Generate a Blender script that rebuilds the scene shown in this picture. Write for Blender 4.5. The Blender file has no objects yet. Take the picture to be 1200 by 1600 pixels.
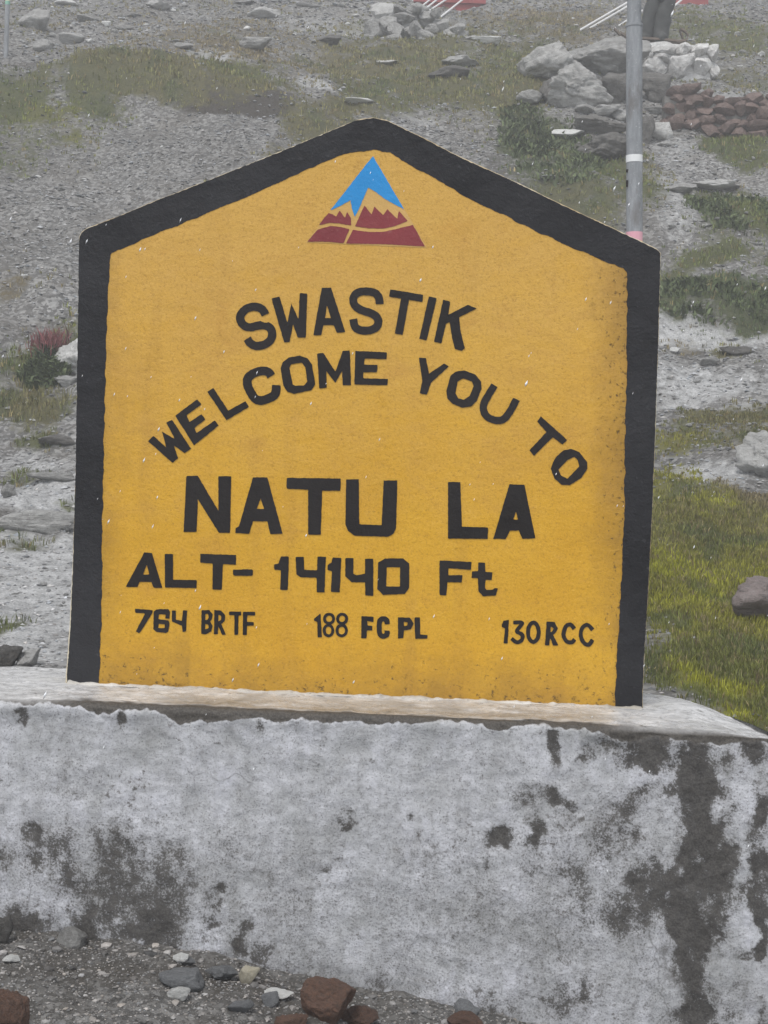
import bpy, math, random
import numpy as np
from mathutils import Matrix, Vector, Euler

random.seed(7)
rng = np.random.default_rng(7)
S = bpy.context.scene
COL = S.collection
R = math.radians

# ------------------------------------------------------------------ camera
F = 2400.0                      # focal length in photo pixels (photo 1200 x 1600)
CAM = np.array([0.0, 0.0, 1.63])
PITCH, ROLL = R(2.62), R(1.9)
cam = bpy.data.cameras.new('camera')
cam.sensor_fit = 'VERTICAL'; cam.sensor_height = 36.0
cam.lens = F / 1600.0 * 36.0
cam.clip_start = 0.05; cam.clip_end = 500
camo = bpy.data.objects.new('camera', cam); COL.objects.link(camo)
ROT = Matrix.Rotation(R(90) - PITCH, 3, 'X') @ Matrix.Rotation(ROLL, 3, 'Z')
camo.matrix_world = Matrix.Translation(CAM.tolist()) @ ROT.to_4x4()
S.camera = camo
S.render.resolution_x, S.render.resolution_y = 768, 1024
RM = np.array(ROT)

# ------------------------------------------------------------------ sky, sun, exposure
SUN_EL, SUN_AZ = R(58), R(200)          # high veiled sun, a little behind the camera
w = bpy.data.worlds.new('World'); S.world = w; w.use_nodes = True
nt = w.node_tree; nt.nodes.clear()
sky = nt.nodes.new('ShaderNodeTexSky'); sky.sky_type = 'NISHITA'; sky.sun_disc = False
sky.sun_elevation = SUN_EL; sky.sun_rotation = SUN_AZ
sky.altitude = 4300; sky.air_density = 1.0; sky.dust_density = 6.0
hs = nt.nodes.new('ShaderNodeHueSaturation'); hs.inputs['Saturation'].default_value = 0.22
bg = nt.nodes.new('ShaderNodeBackground'); bg.inputs['Strength'].default_value = 0.125
wo = nt.nodes.new('ShaderNodeOutputWorld')
nt.links.new(sky.outputs[0], hs.inputs['Color']); nt.links.new(hs.outputs[0], bg.inputs['Color'])
nt.links.new(bg.outputs[0], wo.inputs['Surface'])
sl = bpy.data.lights.new('sun', 'SUN'); sl.energy = 1.5; sl.angle = R(18); sl.color = (1.0, 0.97, 0.93)
so = bpy.data.objects.new('sun', sl); COL.objects.link(so)
sd = Vector((math.sin(SUN_AZ) * math.cos(SUN_EL), math.cos(SUN_AZ) * math.cos(SUN_EL), math.sin(SUN_EL)))
so.rotation_euler = sd.to_track_quat('Z', 'Y').to_euler(); so.location = (0, -5, 20)
S.view_settings.view_transform = 'Standard'; S.view_settings.look = 'None'
S.view_settings.exposure = 0.98; S.view_settings.gamma = 1.0
S.render.engine = 'CYCLES'
S.cycles.max_bounces = 5; S.cycles.diffuse_bounces = 3; S.cycles.glossy_bounces = 2; S.cycles.transmission_bounces = 2; S.cycles.volume_bounces = 1

# ------------------------------------------------------------------ noise and pixel helpers
_P = np.random.default_rng(3).permutation(1024)
_P = np.concatenate([_P, _P, _P])
_G = np.random.default_rng(5).normal(size=(1024, 3)); _G /= np.linalg.norm(_G, axis=1)[:, None]
def noise3(x, y, z):
    x, y, z = np.broadcast_arrays(np.asarray(x, float), np.asarray(y, float), np.asarray(z, float))
    xi, yi, zi = np.floor(x).astype(int), np.floor(y).astype(int), np.floor(z).astype(int)
    xf, yf, zf = x - xi, y - yi, z - zi
    s = lambda t: t * t * t * (t * (t * 6 - 15) + 10)
    u, v, ww = s(xf), s(yf), s(zf)
    out = 0.0
    for a in (0, 1):
        for b in (0, 1):
            for c in (0, 1):
                h = _P[_P[_P[(xi + a) & 1023] + ((yi + b) & 1023)] + ((zi + c) & 1023)]
                g = _G[h]
                d = g[..., 0] * (xf - a) + g[..., 1] * (yf - b) + g[..., 2] * (zf - c)
                out = out + d * (u if a else 1 - u) * (v if b else 1 - v) * (ww if c else 1 - ww)
    return out * 1.5
def fbm(x, y, z=0.0, o=4, gain=0.5):
    t, a, f = 0.0, 1.0, 1.0
    for i in range(o):
        t = t + a * noise3(np.asarray(x) * f + 17.3 * i, np.asarray(y) * f - 9.1 * i, np.asarray(z) * f + 4.7 * i)
        a *= gain; f *= 2.03
    return t
def sstep(a, b, x):
    t = np.clip((np.asarray(x, float) - a) / (b - a), 0, 1); return t * t * (3 - 2 * t)
def ray(px, py):
    c = np.stack([(np.asarray(px, float) - 600) / F, -(np.asarray(py, float) - 800) / F, -np.ones_like(np.asarray(px, float))], -1)
    return c @ RM.T
def on_plane(px, py, p0, n):
    d = ray(px, py); t = ((p0 - CAM) @ n) / (d @ n)
    return CAM + d * t[..., None]
def on_z(px, py, z):
    d = ray(px, py); t = (z - CAM[2]) / d[..., 2]; return CAM + d * t[..., None]
def at_dist(px, py, dist):
    d = ray(px, py); return CAM + d * (np.asarray(dist) / d[..., 1])[..., None]

# ------------------------------------------------------------------ mesh helpers
def mk(name, v, f, mat=None, parent=None, smooth=False, attrs=None, org=None, link=True):
    v = np.asarray(v, float)
    o3 = np.zeros(3)
    if parent is not None:
        p = parent
        while p is not None: o3 = o3 + np.array(p.location); p = p.parent
    if org is not None: o3 = o3 + (np.asarray(org, float) - o3 if parent is None else np.zeros(3)); 
    m = bpy.data.meshes.new(name)
    if isinstance(f, np.ndarray):
        n, k = f.shape
        m.vertices.add(len(v)); m.vertices.foreach_set('co', (v - o3).astype(np.float32).ravel())
        m.loops.add(n * k); m.loops.foreach_set('vertex_index', f.astype(np.int32).ravel())
        m.polygons.add(n); m.polygons.foreach_set('loop_start', np.arange(0, n * k, k, dtype=np.int32))
        m.polygons.foreach_set('use_smooth', np.full(n, smooth))
        m.update(calc_edges=True)
    else:
        m.from_pydata((v - o3).tolist(), [], f)
        m.polygons.foreach_set('use_smooth', np.full(len(f), smooth)); m.update()
    for k, a in (attrs or {}).items():
        a = np.asarray(a, np.float32)
        if a.ndim == 1:
            at = m.attributes.new(k, 'FLOAT', 'POINT'); at.data.foreach_set('value', a)
        else:
            at = m.attributes.new(k, 'FLOAT_COLOR', 'POINT')
            at.data.foreach_set('color', np.concatenate([a, np.ones((len(a), 1), np.float32)], 1).ravel())
    if mat: m.materials.append(mat)
    o = bpy.data.objects.new(name, m)
    if link: COL.objects.link(o)
    if parent is not None: o.parent = parent
    elif org is not None: o.location = list(map(float, org))
    return o
def tag(o, label, cat, group=None, kind=None):
    o['label'] = label; o['category'] = cat
    if group: o['group'] = group
    if kind: o['kind'] = kind
    return o
def empty(name, loc):
    o = bpy.data.objects.new(name, None); o.location = list(map(float, loc)); o.empty_display_size = 0.1
    COL.objects.link(o); return o
def gridfaces(nr, nc):
    i = np.arange(nr - 1)[:, None] * nc + np.arange(nc - 1)[None, :]
    return np.stack([i, i + 1, i + nc + 1, i + nc], -1).reshape(-1, 4)
def merge(parts):
    V, Fs, n = [], [], 0
    for v, f in parts:
        V.append(np.asarray(v, float)); Fs += [[i + n for i in q] for q in f]; n += len(v)
    return np.concatenate(V), Fs
def tube(pts, rad, seg=10, cap=True):
    pts = np.asarray(pts, float); rad = np.broadcast_to(rad, (len(pts),))
    V, Fs = [], []
    for i, p in enumerate(pts):
        t = pts[min(i + 1, len(pts) - 1)] - pts[max(i - 1, 0)]; t /= np.linalg.norm(t)
        a = np.cross(t, [0.31, 0.83, 0.12]); a /= np.linalg.norm(a); b = np.cross(t, a)
        for k in range(seg):
            th = 2 * math.pi * k / seg; V.append(p + rad[i] * (a * math.cos(th) + b * math.sin(th)))
    for i in range(len(pts) - 1):
        for k in range(seg):
            k2 = (k + 1) % seg
            Fs.append([i * seg + k, i * seg + k2, (i + 1) * seg + k2, (i + 1) * seg + k])
    if cap:
        n0 = len(V); V += V[:seg] + V[(len(pts) - 1) * seg:len(pts) * seg]
        Fs.append([n0 + k for k in range(seg)][::-1]); Fs.append([n0 + seg + k for k in range(seg)])
    return np.array(V), Fs

# ------------------------------------------------------------------ node helpers
class N:
    def __init__(s, name):
        s.m = bpy.data.materials.new(name); s.m.use_nodes = True; s.t = s.m.node_tree
        s.b = s.t.nodes['Principled BSDF']; s.out = s.t.nodes['Material Output']
        s.pos = s.t.nodes.new('ShaderNodeTexCoord').outputs['Object']
    def n(s, typ, ins=None, **kw):
        nd = s.t.nodes.new('ShaderNode' + typ)
        for k, v in kw.items(): setattr(nd, k, v)
        for k, v in (ins or {}).items():
            if isinstance(v, bpy.types.NodeSocket): s.t.links.new(v, nd.inputs[k])
            else: nd.inputs[k].default_value = v
        return nd
    def attr(s, name, col=False):
        nd = s.n('Attribute', attribute_name=name); return nd.outputs['Color' if col else 'Fac']
    def noise(s, scale, detail=4, rough=0.55, stretch=None, dist=0.0):
        p = s.pos
        if stretch: p = s.n('Mapping', {'Vector': p, 'Scale': stretch}).outputs[0]
        return s.n('TexNoise', {'Vector': p, 'Scale': scale, 'Detail': detail, 'Roughness': rough, 'Distortion': dist}).outputs['Fac']
    def vor(s, scale, feature='F1', out='Distance'):
        return s.n('TexVoronoi', {'Vector': s.pos, 'Scale': scale}, feature=feature).outputs[out]
    def ramp(s, fac, *st):
        nd = s.n('ValToRGB', {'Fac': fac}); e = nd.color_ramp.elements
        while len(e) < len(st): e.new(0.5)
        for q, (p, c) in zip(e, st):
            q.position = p
            if not isinstance(c, (tuple, list)): c = (c, c, c)
            q.color = (*c, 1)
        return nd.outputs['Color']
    def mix(s, fac, a, b, mode='MIX'):
        nd = s.n('Mix', data_type='RGBA', blend_type=mode)
        for i, v in ((0, fac), (6, a), (7, b)):
            if isinstance(v, bpy.types.NodeSocket): s.t.links.new(v, nd.inputs[i])
            else: nd.inputs[i].default_value = v if i == 0 else (*v, 1)
        return nd.outputs[2]
    def math(s, op, a, b=0.0):
        nd = s.n('Math', operation=op)
        for i, v in ((0, a), (1, b)):
            if isinstance(v, bpy.types.NodeSocket): s.t.links.new(v, nd.inputs[i])
            else: nd.inputs[i].default_value = v
        return nd.outputs[0]
    def set(s, **kw):
        for k, v in kw.items():
            k = k.replace('_', ' ')
            if isinstance(v, bpy.types.NodeSocket): s.t.links.new(v, s.b.inputs[k])
            else: s.b.inputs[k].default_value = (*v, 1) if isinstance(v, tuple) and len(v) == 3 else v
    def bump(s, h, strength=0.5, dist=0.01, prev=None):
        ins = {'Height': h, 'Strength': strength, 'Distance': dist}
        if prev: ins['Normal'] = prev
        o = s.n('Bump', ins).outputs[0]; s.t.links.new(o, s.b.inputs['Normal']); return o

M = {}
def mat_paint(name, c1, c2, speck, rough=0.5, bump=0.35, dirt=0.5, dirtcol=(0.16, 0.11, 0.05), spec=0.35):
    a = N(name)
    big = a.noise(3.0, 5, 0.6); mid = a.noise(22, 6, 0.65)
    col = a.mix(a.ramp(big, (0.35, 0.0), (0.65, 1.0)), c1, c2)
    col = a.mix(a.math('MULTIPLY', a.ramp(a.noise(60, 3, 0.6), (0.62, 0.0), (0.74, 1.0)), speck), col, dirtcol)
    col = a.mix(a.math('MULTIPLY', a.ramp(mid, (0.55, 0.0), (0.8, 1.0)), dirt), col, dirtcol)
    a.set(Base_Color=col, Roughness=a.ramp(mid, (0.3, rough - 0.1), (0.7, rough + 0.12)), Specular_IOR_Level=spec)
    p = a.bump(a.noise(14, 6, 0.6), bump, 0.012); a.bump(a.noise(120, 4, 0.7), bump, 0.003, p)
    M[name] = a.m; return a

# yellow face: dirt rises from the foot of the slab and along its edges
a = N('yellow_paint')
big = a.noise(2.2, 5, 0.6); mid = a.noise(26, 6, 0.7); fine = a.noise(130, 5, 0.8)
fade = a.attr('fade')
brush = a.noise(8, 6, 0.7, (0.7, 1, 1.1), 0.3); drip = a.noise(11, 4, 0.6, (1, 1, 0.12))
col = a.mix(a.ramp(big, (0.3, 0.0), (0.7, 1.0)), (0.56, 0.292, 0.009), (0.65, 0.36, 0.018))
col = a.mix(a.math('MULTIPLY', a.ramp(a.math('ADD', a.math('MULTIPLY', fade, 0.6), a.math('MULTIPLY', brush, 0.7)), (0.4, 0.0), (0.85, 1.0)), 0.75), col, (0.56, 0.33, 0.075))
col = a.mix(a.math('MULTIPLY', a.ramp(brush, (0.55, 0.0), (0.72, 1.0)), 0.35), col, (0.44, 0.20, 0.008))
col = a.mix(a.math('MULTIPLY', a.ramp(drip, (0.56, 0.0), (0.74, 1.0)), 0.28), col, (0.36, 0.19, 0.03))
col = a.mix(a.math('MULTIPLY', a.ramp(fine, (0.34, 1.0), (0.48, 0.0)), 0.5), col, (0.26, 0.12, 0.010))
col = a.mix(a.math('MULTIPLY', a.ramp(fine, (0.58, 0.0), (0.70, 1.0)), 0.4), col, (0.72, 0.50, 0.16))
edge = a.attr('edge')
grime = a.ramp(a.math('ADD', a.math('MULTIPLY', edge, 0.5), a.math('MULTIPLY', a.noise(7, 7, 0.75), 0.8)), (0.50, 0.0), (0.90, 1.0))
col = a.mix(a.math('MULTIPLY', grime, 0.6), col, (0.22, 0.12, 0.02))
pits = a.ramp(a.math('ADD', a.math('MULTIPLY', edge, 0.15), a.noise(62, 5, 0.78)), (0.69, 0.0), (0.75, 1.0))
col = a.mix(a.math('MULTIPLY', pits, 0.75), col, (0.05, 0.03, 0.012))
a.set(Base_Color=col, Roughness=a.ramp(mid, (0.3, 0.42), (0.7, 0.62)), Specular_IOR_Level=0.4)
p = a.bump(a.noise(12, 7, 0.66, (0.85, 1, 1.1), 0.2), 0.32, 0.018); p = a.bump(fine, 0.5, 0.003, p); a.bump(pits, 0.5, -0.004, p)
M['yellow'] = a.m

a = mat_paint('black', (0.009, 0.009, 0.011), (0.022, 0.022, 0.025), 0.5, 0.4, 0.7, 0.15, (0.06, 0.06, 0.064), 0.22)
a = mat_paint('letter', (0.009, 0.007, 0.007), (0.018, 0.015, 0.015), 0.15, 0.42, 0.35, 0.1, (0.05, 0.045, 0.04), 0.18)
a = mat_paint('blue', (0.010, 0.21, 0.52), (0.014, 0.26, 0.60), 0.15, 0.5, 0.35, 0.1, (0.1, 0.2, 0.3))
a = mat_paint('maroon', (0.17, 0.022, 0.028), (0.24, 0.035, 0.040), 0.35, 0.5, 0.35, 0.2, (0.32, 0.15, 0.12))
a = mat_paint('tan', (0.52, 0.31, 0.08), (0.58, 0.36, 0.12), 0.25, 0.5, 0.35, 0.2, (0.28, 0.16, 0.05))
a = mat_paint('mortar', (0.42, 0.30, 0.14), (0.66, 0.60, 0.46), 0.5, 0.7, 0.6, 0.4, (0.12, 0.08, 0.05))

a = mat_paint('bead', (0.34, 0.31, 0.26), (0.60, 0.58, 0.54), 0.7, 0.6, 0.7, 0.7, (0.07, 0.055, 0.04))
# whitewashed plaster with stains (stain / peel are vertex attributes with their own shapes)
a = N('whitewash')
st, pe, top = a.attr('stain'), a.attr('peel'), a.attr('top')
n1 = a.noise(5.5, 7, 0.68); n2 = a.noise(40, 6, 0.7); n3 = a.noise(170, 3, 0.7)
vert = a.noise(26, 5, 0.65, (1, 1, 0.22))
col = a.mix(a.ramp(n1, (0.32, 0.0), (0.68, 1.0)), (0.33, 0.335, 0.337), (0.55, 0.555, 0.59))
col = a.mix(a.math('MULTIPLY', a.ramp(vert, (0.45, 0.0), (0.75, 1.0)), 0.55), col, (0.22, 0.22, 0.215))
col = a.mix(a.math('MULTIPLY', a.ramp(n2, (0.52, 0.0), (0.72, 1.0)), 0.5), col, (0.19, 0.185, 0.18))
col = a.mix(a.math('MULTIPLY', a.ramp(n3, (0.53, 0.0), (0.68, 1.0)), 0.62), col, (0.10, 0.098, 0.095))
col = a.mix(a.math('MULTIPLY', a.ramp(a.noise(8, 6, 0.7, (1, 1, 0.6)), (0.55, 0.0), (0.72, 1.0)), 0.55), col, (0.60, 0.605, 0.66))
sp = a.ramp(a.math('ADD', a.math('MULTIPLY', a.noise(46, 5, 0.75), 0.6), a.math('MULTIPLY', a.noise(5, 4, 0.6), 0.4)), (0.585, 0.0), (0.64, 1.0))
col = a.mix(a.math('MULTIPLY', sp, 0.8), col, (0.075, 0.065, 0.055))
crv = a.n('TexVoronoi', {'Vector': a.n('Mapping', {'Vector': a.mix(0.12, a.pos, a.n('TexNoise', {'Vector': a.pos, 'Scale': 6.0, 'Detail': 5.0}).outputs['Color'])}).outputs[0], 'Scale': 2.3}, feature='DISTANCE_TO_EDGE').outputs['Distance']
crk = a.math('MULTIPLY', a.ramp(crv, (0.0, 1.0), (0.006, 0.0)), a.ramp(a.noise(2.0, 2, 0.5), (0.5, 0.0), (0.6, 1.0)))
col = a.mix(a.math('MULTIPLY', crk, 0.6), col, (0.12, 0.115, 0.11))
gr = a.math('ADD', a.math('MULTIPLY', a.math('SUBTRACT', n2, 0.5), 0.9), a.math('MULTIPLY', a.math('SUBTRACT', n3, 0.5), 1.2))
film = a.ramp(a.math('ADD', st, a.math('MULTIPLY', gr, 0.8)), (0.12, 0.0), (0.60, 1.0))
stn = a.ramp(a.math('ADD', st, gr), (0.42, 0.0), (0.66, 1.0))
stc = a.mix(a.ramp(a.math('ADD', a.math('MULTIPLY', n3, 0.55), a.math('MULTIPLY', n2, 0.45)), (0.40, 0.0), (0.62, 1.0)), (0.014, 0.011, 0.009), (0.085, 0.079, 0.072))
col = a.mix(a.math('MULTIPLY', film, 0.72), col, (0.125, 0.122, 0.117))
col = a.mix(a.math('MULTIPLY', stn, 0.92), col, stc)
pen = a.ramp(a.math('ADD', pe, a.math('MULTIPLY', a.math('SUBTRACT', n2, 0.5), 0.7)), (0.42, 0.0), (0.56, 1.0))
pec = a.mix(a.ramp(n3, (0.3, 0.0), (0.7, 1.0)), (0.028, 0.024, 0.020), (0.10, 0.09, 0.078))
col = a.mix(pen, col, pec)
topc = a.mix(a.ramp(a.noise(14, 7, 0.75, (0.8, 1.3, 1)), (0.4, 0.0), (0.62, 1.0)), (0.44, 0.44, 0.44), (0.72, 0.72, 0.72))
topc = a.mix(a.math('MULTIPLY', a.ramp(n2, (0.55, 0.0), (0.66, 1.0)), 0.7), topc, (0.14, 0.135, 0.13))
col = a.mix(top, col, topc)
tb = a.attr('brown')
col = a.mix(a.ramp(a.math('ADD', tb, a.math('MULTIPLY', a.math('SUBTRACT', n1, 0.5), 0.8)), (0.35, 0.0), (0.7, 1.0)), col,
            a.mix(a.ramp(n2, (0.35, 0.0), (0.65, 1.0)), (0.10, 0.086, 0.070), (0.36, 0.33, 0.29)))
rg = a.mix(top, a.ramp(n2, (0.3, 0.6), (0.7, 0.85)), a.ramp(n1, (0.4, 0.12), (0.6, 0.4)))
a.set(Base_Color=col, Roughness=rg)
p = a.bump(n1, 0.5, 0.03); p = a.bump(n2, 0.55, 0.006, p); p = a.bump(n3, 0.5, 0.002, p); a.bump(stn, 0.35, -0.003, p)
M['whitewash'] = a.m

# terrain: gravel and soil, grass-covered ground tinted by attributes
def mat_ground(name, s=1.0, dark=1.0):
    a = N(name)
    g, tone = a.attr('grass'), a.attr('tone')
    n1 = a.noise(1.3 * s, 6, 0.65); n2 = a.noise(9 * s, 6, 0.7); n3 = a.noise(60 * s, 4, 0.7)
    cell = a.n('TexVoronoi', {'Vector': a.pos, 'Scale': 26.0 * s, 'Randomness': 1.0}).outputs['Color']
    cellv = a.n('SeparateColor', {'Color': cell}).outputs[0]
    c = a.mix(a.ramp(cellv, (0.35, 0.0), (0.95, 1.0)), (0.060 * dark, 0.058 * dark, 0.055 * dark), (0.36 * dark, 0.355 * dark, 0.345 * dark))
    c = a.mix(0.45, c, a.mix(a.ramp(n2, (0.32, 0.0), (0.68, 1.0)), (0.055 * dark, 0.053 * dark, 0.05 * dark), (0.26 * dark, 0.257 * dark, 0.25 * dark)))
    c = a.mix(a.math('MULTIPLY', a.ramp(n1, (0.45, 0.0), (0.7, 1.0)), 0.4), c, (0.15 * dark, 0.135 * dark, 0.115 * dark))
    big = a.noise(0.45 * s, 4, 0.6)
    c = a.mix(a.ramp(big, (0.42, 0.55), (0.62, 0.0)), c, a.mix(0.6, c, (0.062, 0.056, 0.048)))
    lite = a.mix(a.ramp(a.math('ADD', a.math('MULTIPLY', n2, 0.5), a.math('MULTIPLY', n3, 0.5)), (0.36, 0.0), (0.62, 1.0)), (0.17, 0.17, 0.167), (0.58, 0.58, 0.575))
    c = a.mix(a.ramp(a.math('ADD', tone, a.math('MULTIPLY', a.math('SUBTRACT', n2, 0.5), 0.9)), (0.35, 0.0), (0.75, 1.0)), c, lite)
    dk = a.attr('soil')
    c = a.mix(a.ramp(a.math('ADD', dk, a.math('MULTIPLY', a.math('SUBTRACT', n2, 0.5), 0.6)), (0.35, 0.0), (0.65, 1.0)), c, (0.055, 0.048, 0.04))
    gc = a.attr('gcol', True)
    gc = a.mix(0.25, gc, (0.05, 0.042, 0.03))
    gm = a.math('ADD', a.math('MULTIPLY', n2, 0.5), a.math('MULTIPLY', n3, 0.5))
    gc = a.mix(a.ramp(gm, (0.36, 0.8), (0.52, 0.0)), gc, a.mix(0.75, gc, (0.03, 0.026, 0.016)))
    gc = a.mix(a.ramp(gm, (0.52, 0.0), (0.66, 0.7)), gc, a.mix(0.5, gc, (0.24, 0.205, 0.12)))
    c = a.mix(a.ramp(a.math('ADD', g, a.math('MULTIPLY', a.math('SUBTRACT', n2, 0.5), 1.1)), (0.3, 0.0), (0.62, 1.0)), c, gc)
    a.set(Base_Color=c, Roughness=a.ramp(n2, (0.3, 0.5), (0.7, 0.85)), Specular_IOR_Level=0.35)
    p = a.bump(n2, 0.7, 0.06 / s); p = a.bump(cellv, 0.5, 0.015 / s, p); a.bump(n3, 0.6, 0.012 / s, p)
    M[name] = a.m
mat_ground('hill', 1.0, 1.3)
mat_ground('gravel', 2.2, 0.9)

def mat_rock(name, c1, c2, lich=(0.42, 0.42, 0.40), amt=0.6, dark=(0.07, 0.065, 0.06), s=1.0):
    a = N(name)
    oi = a.n('ObjectInfo').outputs['Random']
    n1 = a.noise(1.6 * s, 6, 0.65, dist=0.6); n2 = a.noise(9 * s, 6, 0.72); n3 = a.noise(40 * s, 4, 0.7)
    band = a.noise(4 * s, 5, 0.6, (0.6, 0.6, 3.0), 1.2)
    c = a.mix(a.ramp(n1, (0.35, 0.0), (0.65, 1.0)), c1, c2)
    c = a.mix(a.math('MULTIPLY', a.ramp(n2, (0.48, 0.0), (0.66, 1.0)), amt), c, lich)
    c = a.mix(a.math('MULTIPLY', a.ramp(band, (0.55, 0.0), (0.7, 1.0)), 0.6), c, dark)
    c = a.mix(a.math('MULTIPLY', a.ramp(n3, (0.56, 0.0), (0.7, 1.0)), 0.6), c, dark)
    hv = a.n('HueSaturation', {'Color': c, 'Value': a.math('ADD', a.math('MULTIPLY', oi, 0.35), 0.85)}).outputs[0]
    a.set(Base_Color=hv, Roughness=a.ramp(n2, (0.3, 0.5), (0.7, 0.8)))
    p = a.bump(n1, 0.6, 0.12 / s); p = a.bump(band, 0.6, 0.03 / s, p); p = a.bump(n2, 0.7, 0.03 / s, p); a.bump(n3, 0.5, 0.008 / s, p)
    M[name] = a.m
mat_rock('rock_grey', (0.21, 0.205, 0.195), (0.37, 0.365, 0.35), (0.50, 0.50, 0.485))
mat_rock('rock_pale', (0.34, 0.335, 0.32), (0.52, 0.515, 0.50), (0.60, 0.60, 0.58), 0.5, (0.16, 0.15, 0.14))
mat_rock('rock_dark', (0.085, 0.08, 0.072), (0.16, 0.152, 0.14), (0.24, 0.235, 0.22), 0.35, (0.04, 0.037, 0.033))
mat_rock('rock_purple', (0.17, 0.135, 0.125), (0.25, 0.21, 0.20), (0.30, 0.27, 0.26), 0.4)
mat_rock('rock_rust', (0.050, 0.030, 0.022), (0.105, 0.052, 0.032), (0.22, 0.115, 0.068), 0.45, (0.022, 0.016, 0.013), 8.0)
mat_rock('rock_redwall', (0.10, 0.066, 0.057), (0.19, 0.135, 0.118), (0.33, 0.26, 0.22), 0.35, (0.055, 0.04, 0.034), 2.0)
mat_rock('rock_cream', (0.45, 0.40, 0.28), (0.56, 0.52, 0.42), (0.6, 0.58, 0.5), 0.4, (0.2, 0.17, 0.12), 8.0)
mat_rock('stone_slate', (0.10, 0.105, 0.11), (0.19, 0.195, 0.20), (0.25, 0.25, 0.25), 0.3, (0.05, 0.05, 0.05), 8.0)
mat_rock('stone_white', (0.50, 0.50, 0.48), (0.66, 0.66, 0.64), (0.70, 0.70, 0.68), 0.4, (0.25, 0.24, 0.23), 6.0)
mat_rock('plinth_stone', (0.38, 0.37, 0.355), (0.64, 0.635, 0.62), (0.72, 0.72, 0.70), 0.6, (0.16, 0.145, 0.13), 2.6)

a = N('blades'); bc = a.attr('col', True)
a.set(Base_Color=bc, Roughness=0.6, Specular_IOR_Level=0.3); M['blades'] = a.m
a = N('pebbles'); bc = a.attr('col', True)
pv = a.noise(120, 3, 0.7)
a.set(Base_Color=a.mix(a.math('MULTIPLY', pv, 0.6), bc, a.mix(0.55, bc, (0.03, 0.03, 0.03))), Roughness=0.5); M['pebbles'] = a.m
a = N('galvanised')
c = a.mix(a.ramp(a.noise(14, 5, 0.7, (1, 1, 0.2)), (0.35, 0.0), (0.65, 1.0)), (0.17, 0.18, 0.19), (0.30, 0.313, 0.328))
c = a.mix(a.math('MULTIPLY', a.ramp(a.noise(60, 4, 0.7), (0.58, 0.0), (0.68, 1.0)), 0.6), c, (0.42, 0.43, 0.44))
c = a.mix(a.math('MULTIPLY', a.ramp(a.noise(7, 5, 0.7, (1, 1, 0.35)), (0.56, 0.0), (0.70, 1.0)), 0.6), c, (0.10, 0.085, 0.075))
a.set(Base_Color=c, Roughness=0.55, Metallic=0.0); a.bump(a.noise(60, 4), 0.3, 0.004)
M['galv'] = a.m
mat_paint('white_tape', (0.68, 0.69, 0.69), (0.76, 0.77, 0.77), 0.1, 0.5, 0.1, 0.1, (0.4, 0.4, 0.4))
mat_paint('pink_paint', (0.66, 0.30, 0.38), (0.72, 0.42, 0.46), 0.1, 0.6, 0.1, 0.2, (0.7, 0.55, 0.5))
mat_paint('orange_paint', (0.72, 0.42, 0.12), (0.74, 0.50, 0.22), 0.1, 0.6, 0.1, 0.2, (0.6, 0.5, 0.4))
mat_paint('salmon_paint', (0.62, 0.30, 0.20), (0.66, 0.36, 0.26), 0.1, 0.6, 0.1, 0.2, (0.6, 0.5, 0.4))
mat_paint('cream_paint', (0.62, 0.58, 0.40), (0.66, 0.62, 0.46), 0.1, 0.6, 0.1, 0.2, (0.5, 0.5, 0.4))
mat_paint('green_paint', (0.20, 0.42, 0.32), (0.26, 0.48, 0.38), 0.1, 0.6, 0.1, 0.2, (0.4, 0.5, 0.4))
mat_paint('white_pole', (0.66, 0.66, 0.65), (0.74, 0.74, 0.73), 0.1, 0.5, 0.1, 0.1, (0.4, 0.4, 0.4))
mat_paint('red_wall', (0.25, 0.050, 0.052), (0.33, 0.075, 0.072), 0.2, 0.7, 0.4, 0.3, (0.14, 0.06, 0.055))
mat_paint('statue_dark', (0.028, 0.030, 0.028), (0.055, 0.058, 0.055), 0.5, 0.6, 0.6, 0.4, (0.15, 0.15, 0.145))
mat_paint('ski_brown', (0.10, 0.075, 0.06), (0.15, 0.115, 0.09), 0.3, 0.6, 0.3, 0.3, (0.06, 0.05, 0.04))

# ------------------------------------------------------------------ landform
WALL_Z = 0.85
P_BASE = on_z(np.array(565.0), np.array(1087.0), WALL_Z)
YAW = R(3.6)                                      # the slab's right edge stands a little nearer
BX = np.array([math.cos(YAW), -math.sin(YAW), 0.0])   # along the wall, to the right
BN = np.array([-math.sin(YAW), -math.cos(YAW), 0.0])  # out of the slab's face, to the viewer
P_FRONT = on_z(np.array(600.0), np.array(1119.0), WALL_Z)   # front arris of the wall
LEDGE = float((P_FRONT - P_BASE) @ BN)

contact = np.array([(-400, 1420), (0, 1450), (60, 1462), (150, 1470), (250, 1474), (330, 1490), (450, 1512), (560, 1542), (680, 1562), (780, 1588), (900, 1618), (1200, 1690), (1500, 1730)], float)
cp = on_plane(contact[:, 0], contact[:, 1], P_FRONT, BN)
def front_h(x, y, fine=True):
    z = np.interp(x, cp[:, 0], cp[:, 2])
    d = np.maximum(4.4 - y, 0)
    z = z - 0.05 * np.minimum(d, 3)
    z = z + 0.022 * noise3(x * 5, y * 5, 1.0) + (0.010 * noise3(x * 17, y * 17, 2.0) + 0.004 * noise3(x * 50, y * 50, 3.0) if fine else 0)
    return z + 0.05 * np.exp(-(((x + 0.91) / 0.075) ** 2 + ((y - 4.52) / 0.10) ** 2))

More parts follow.
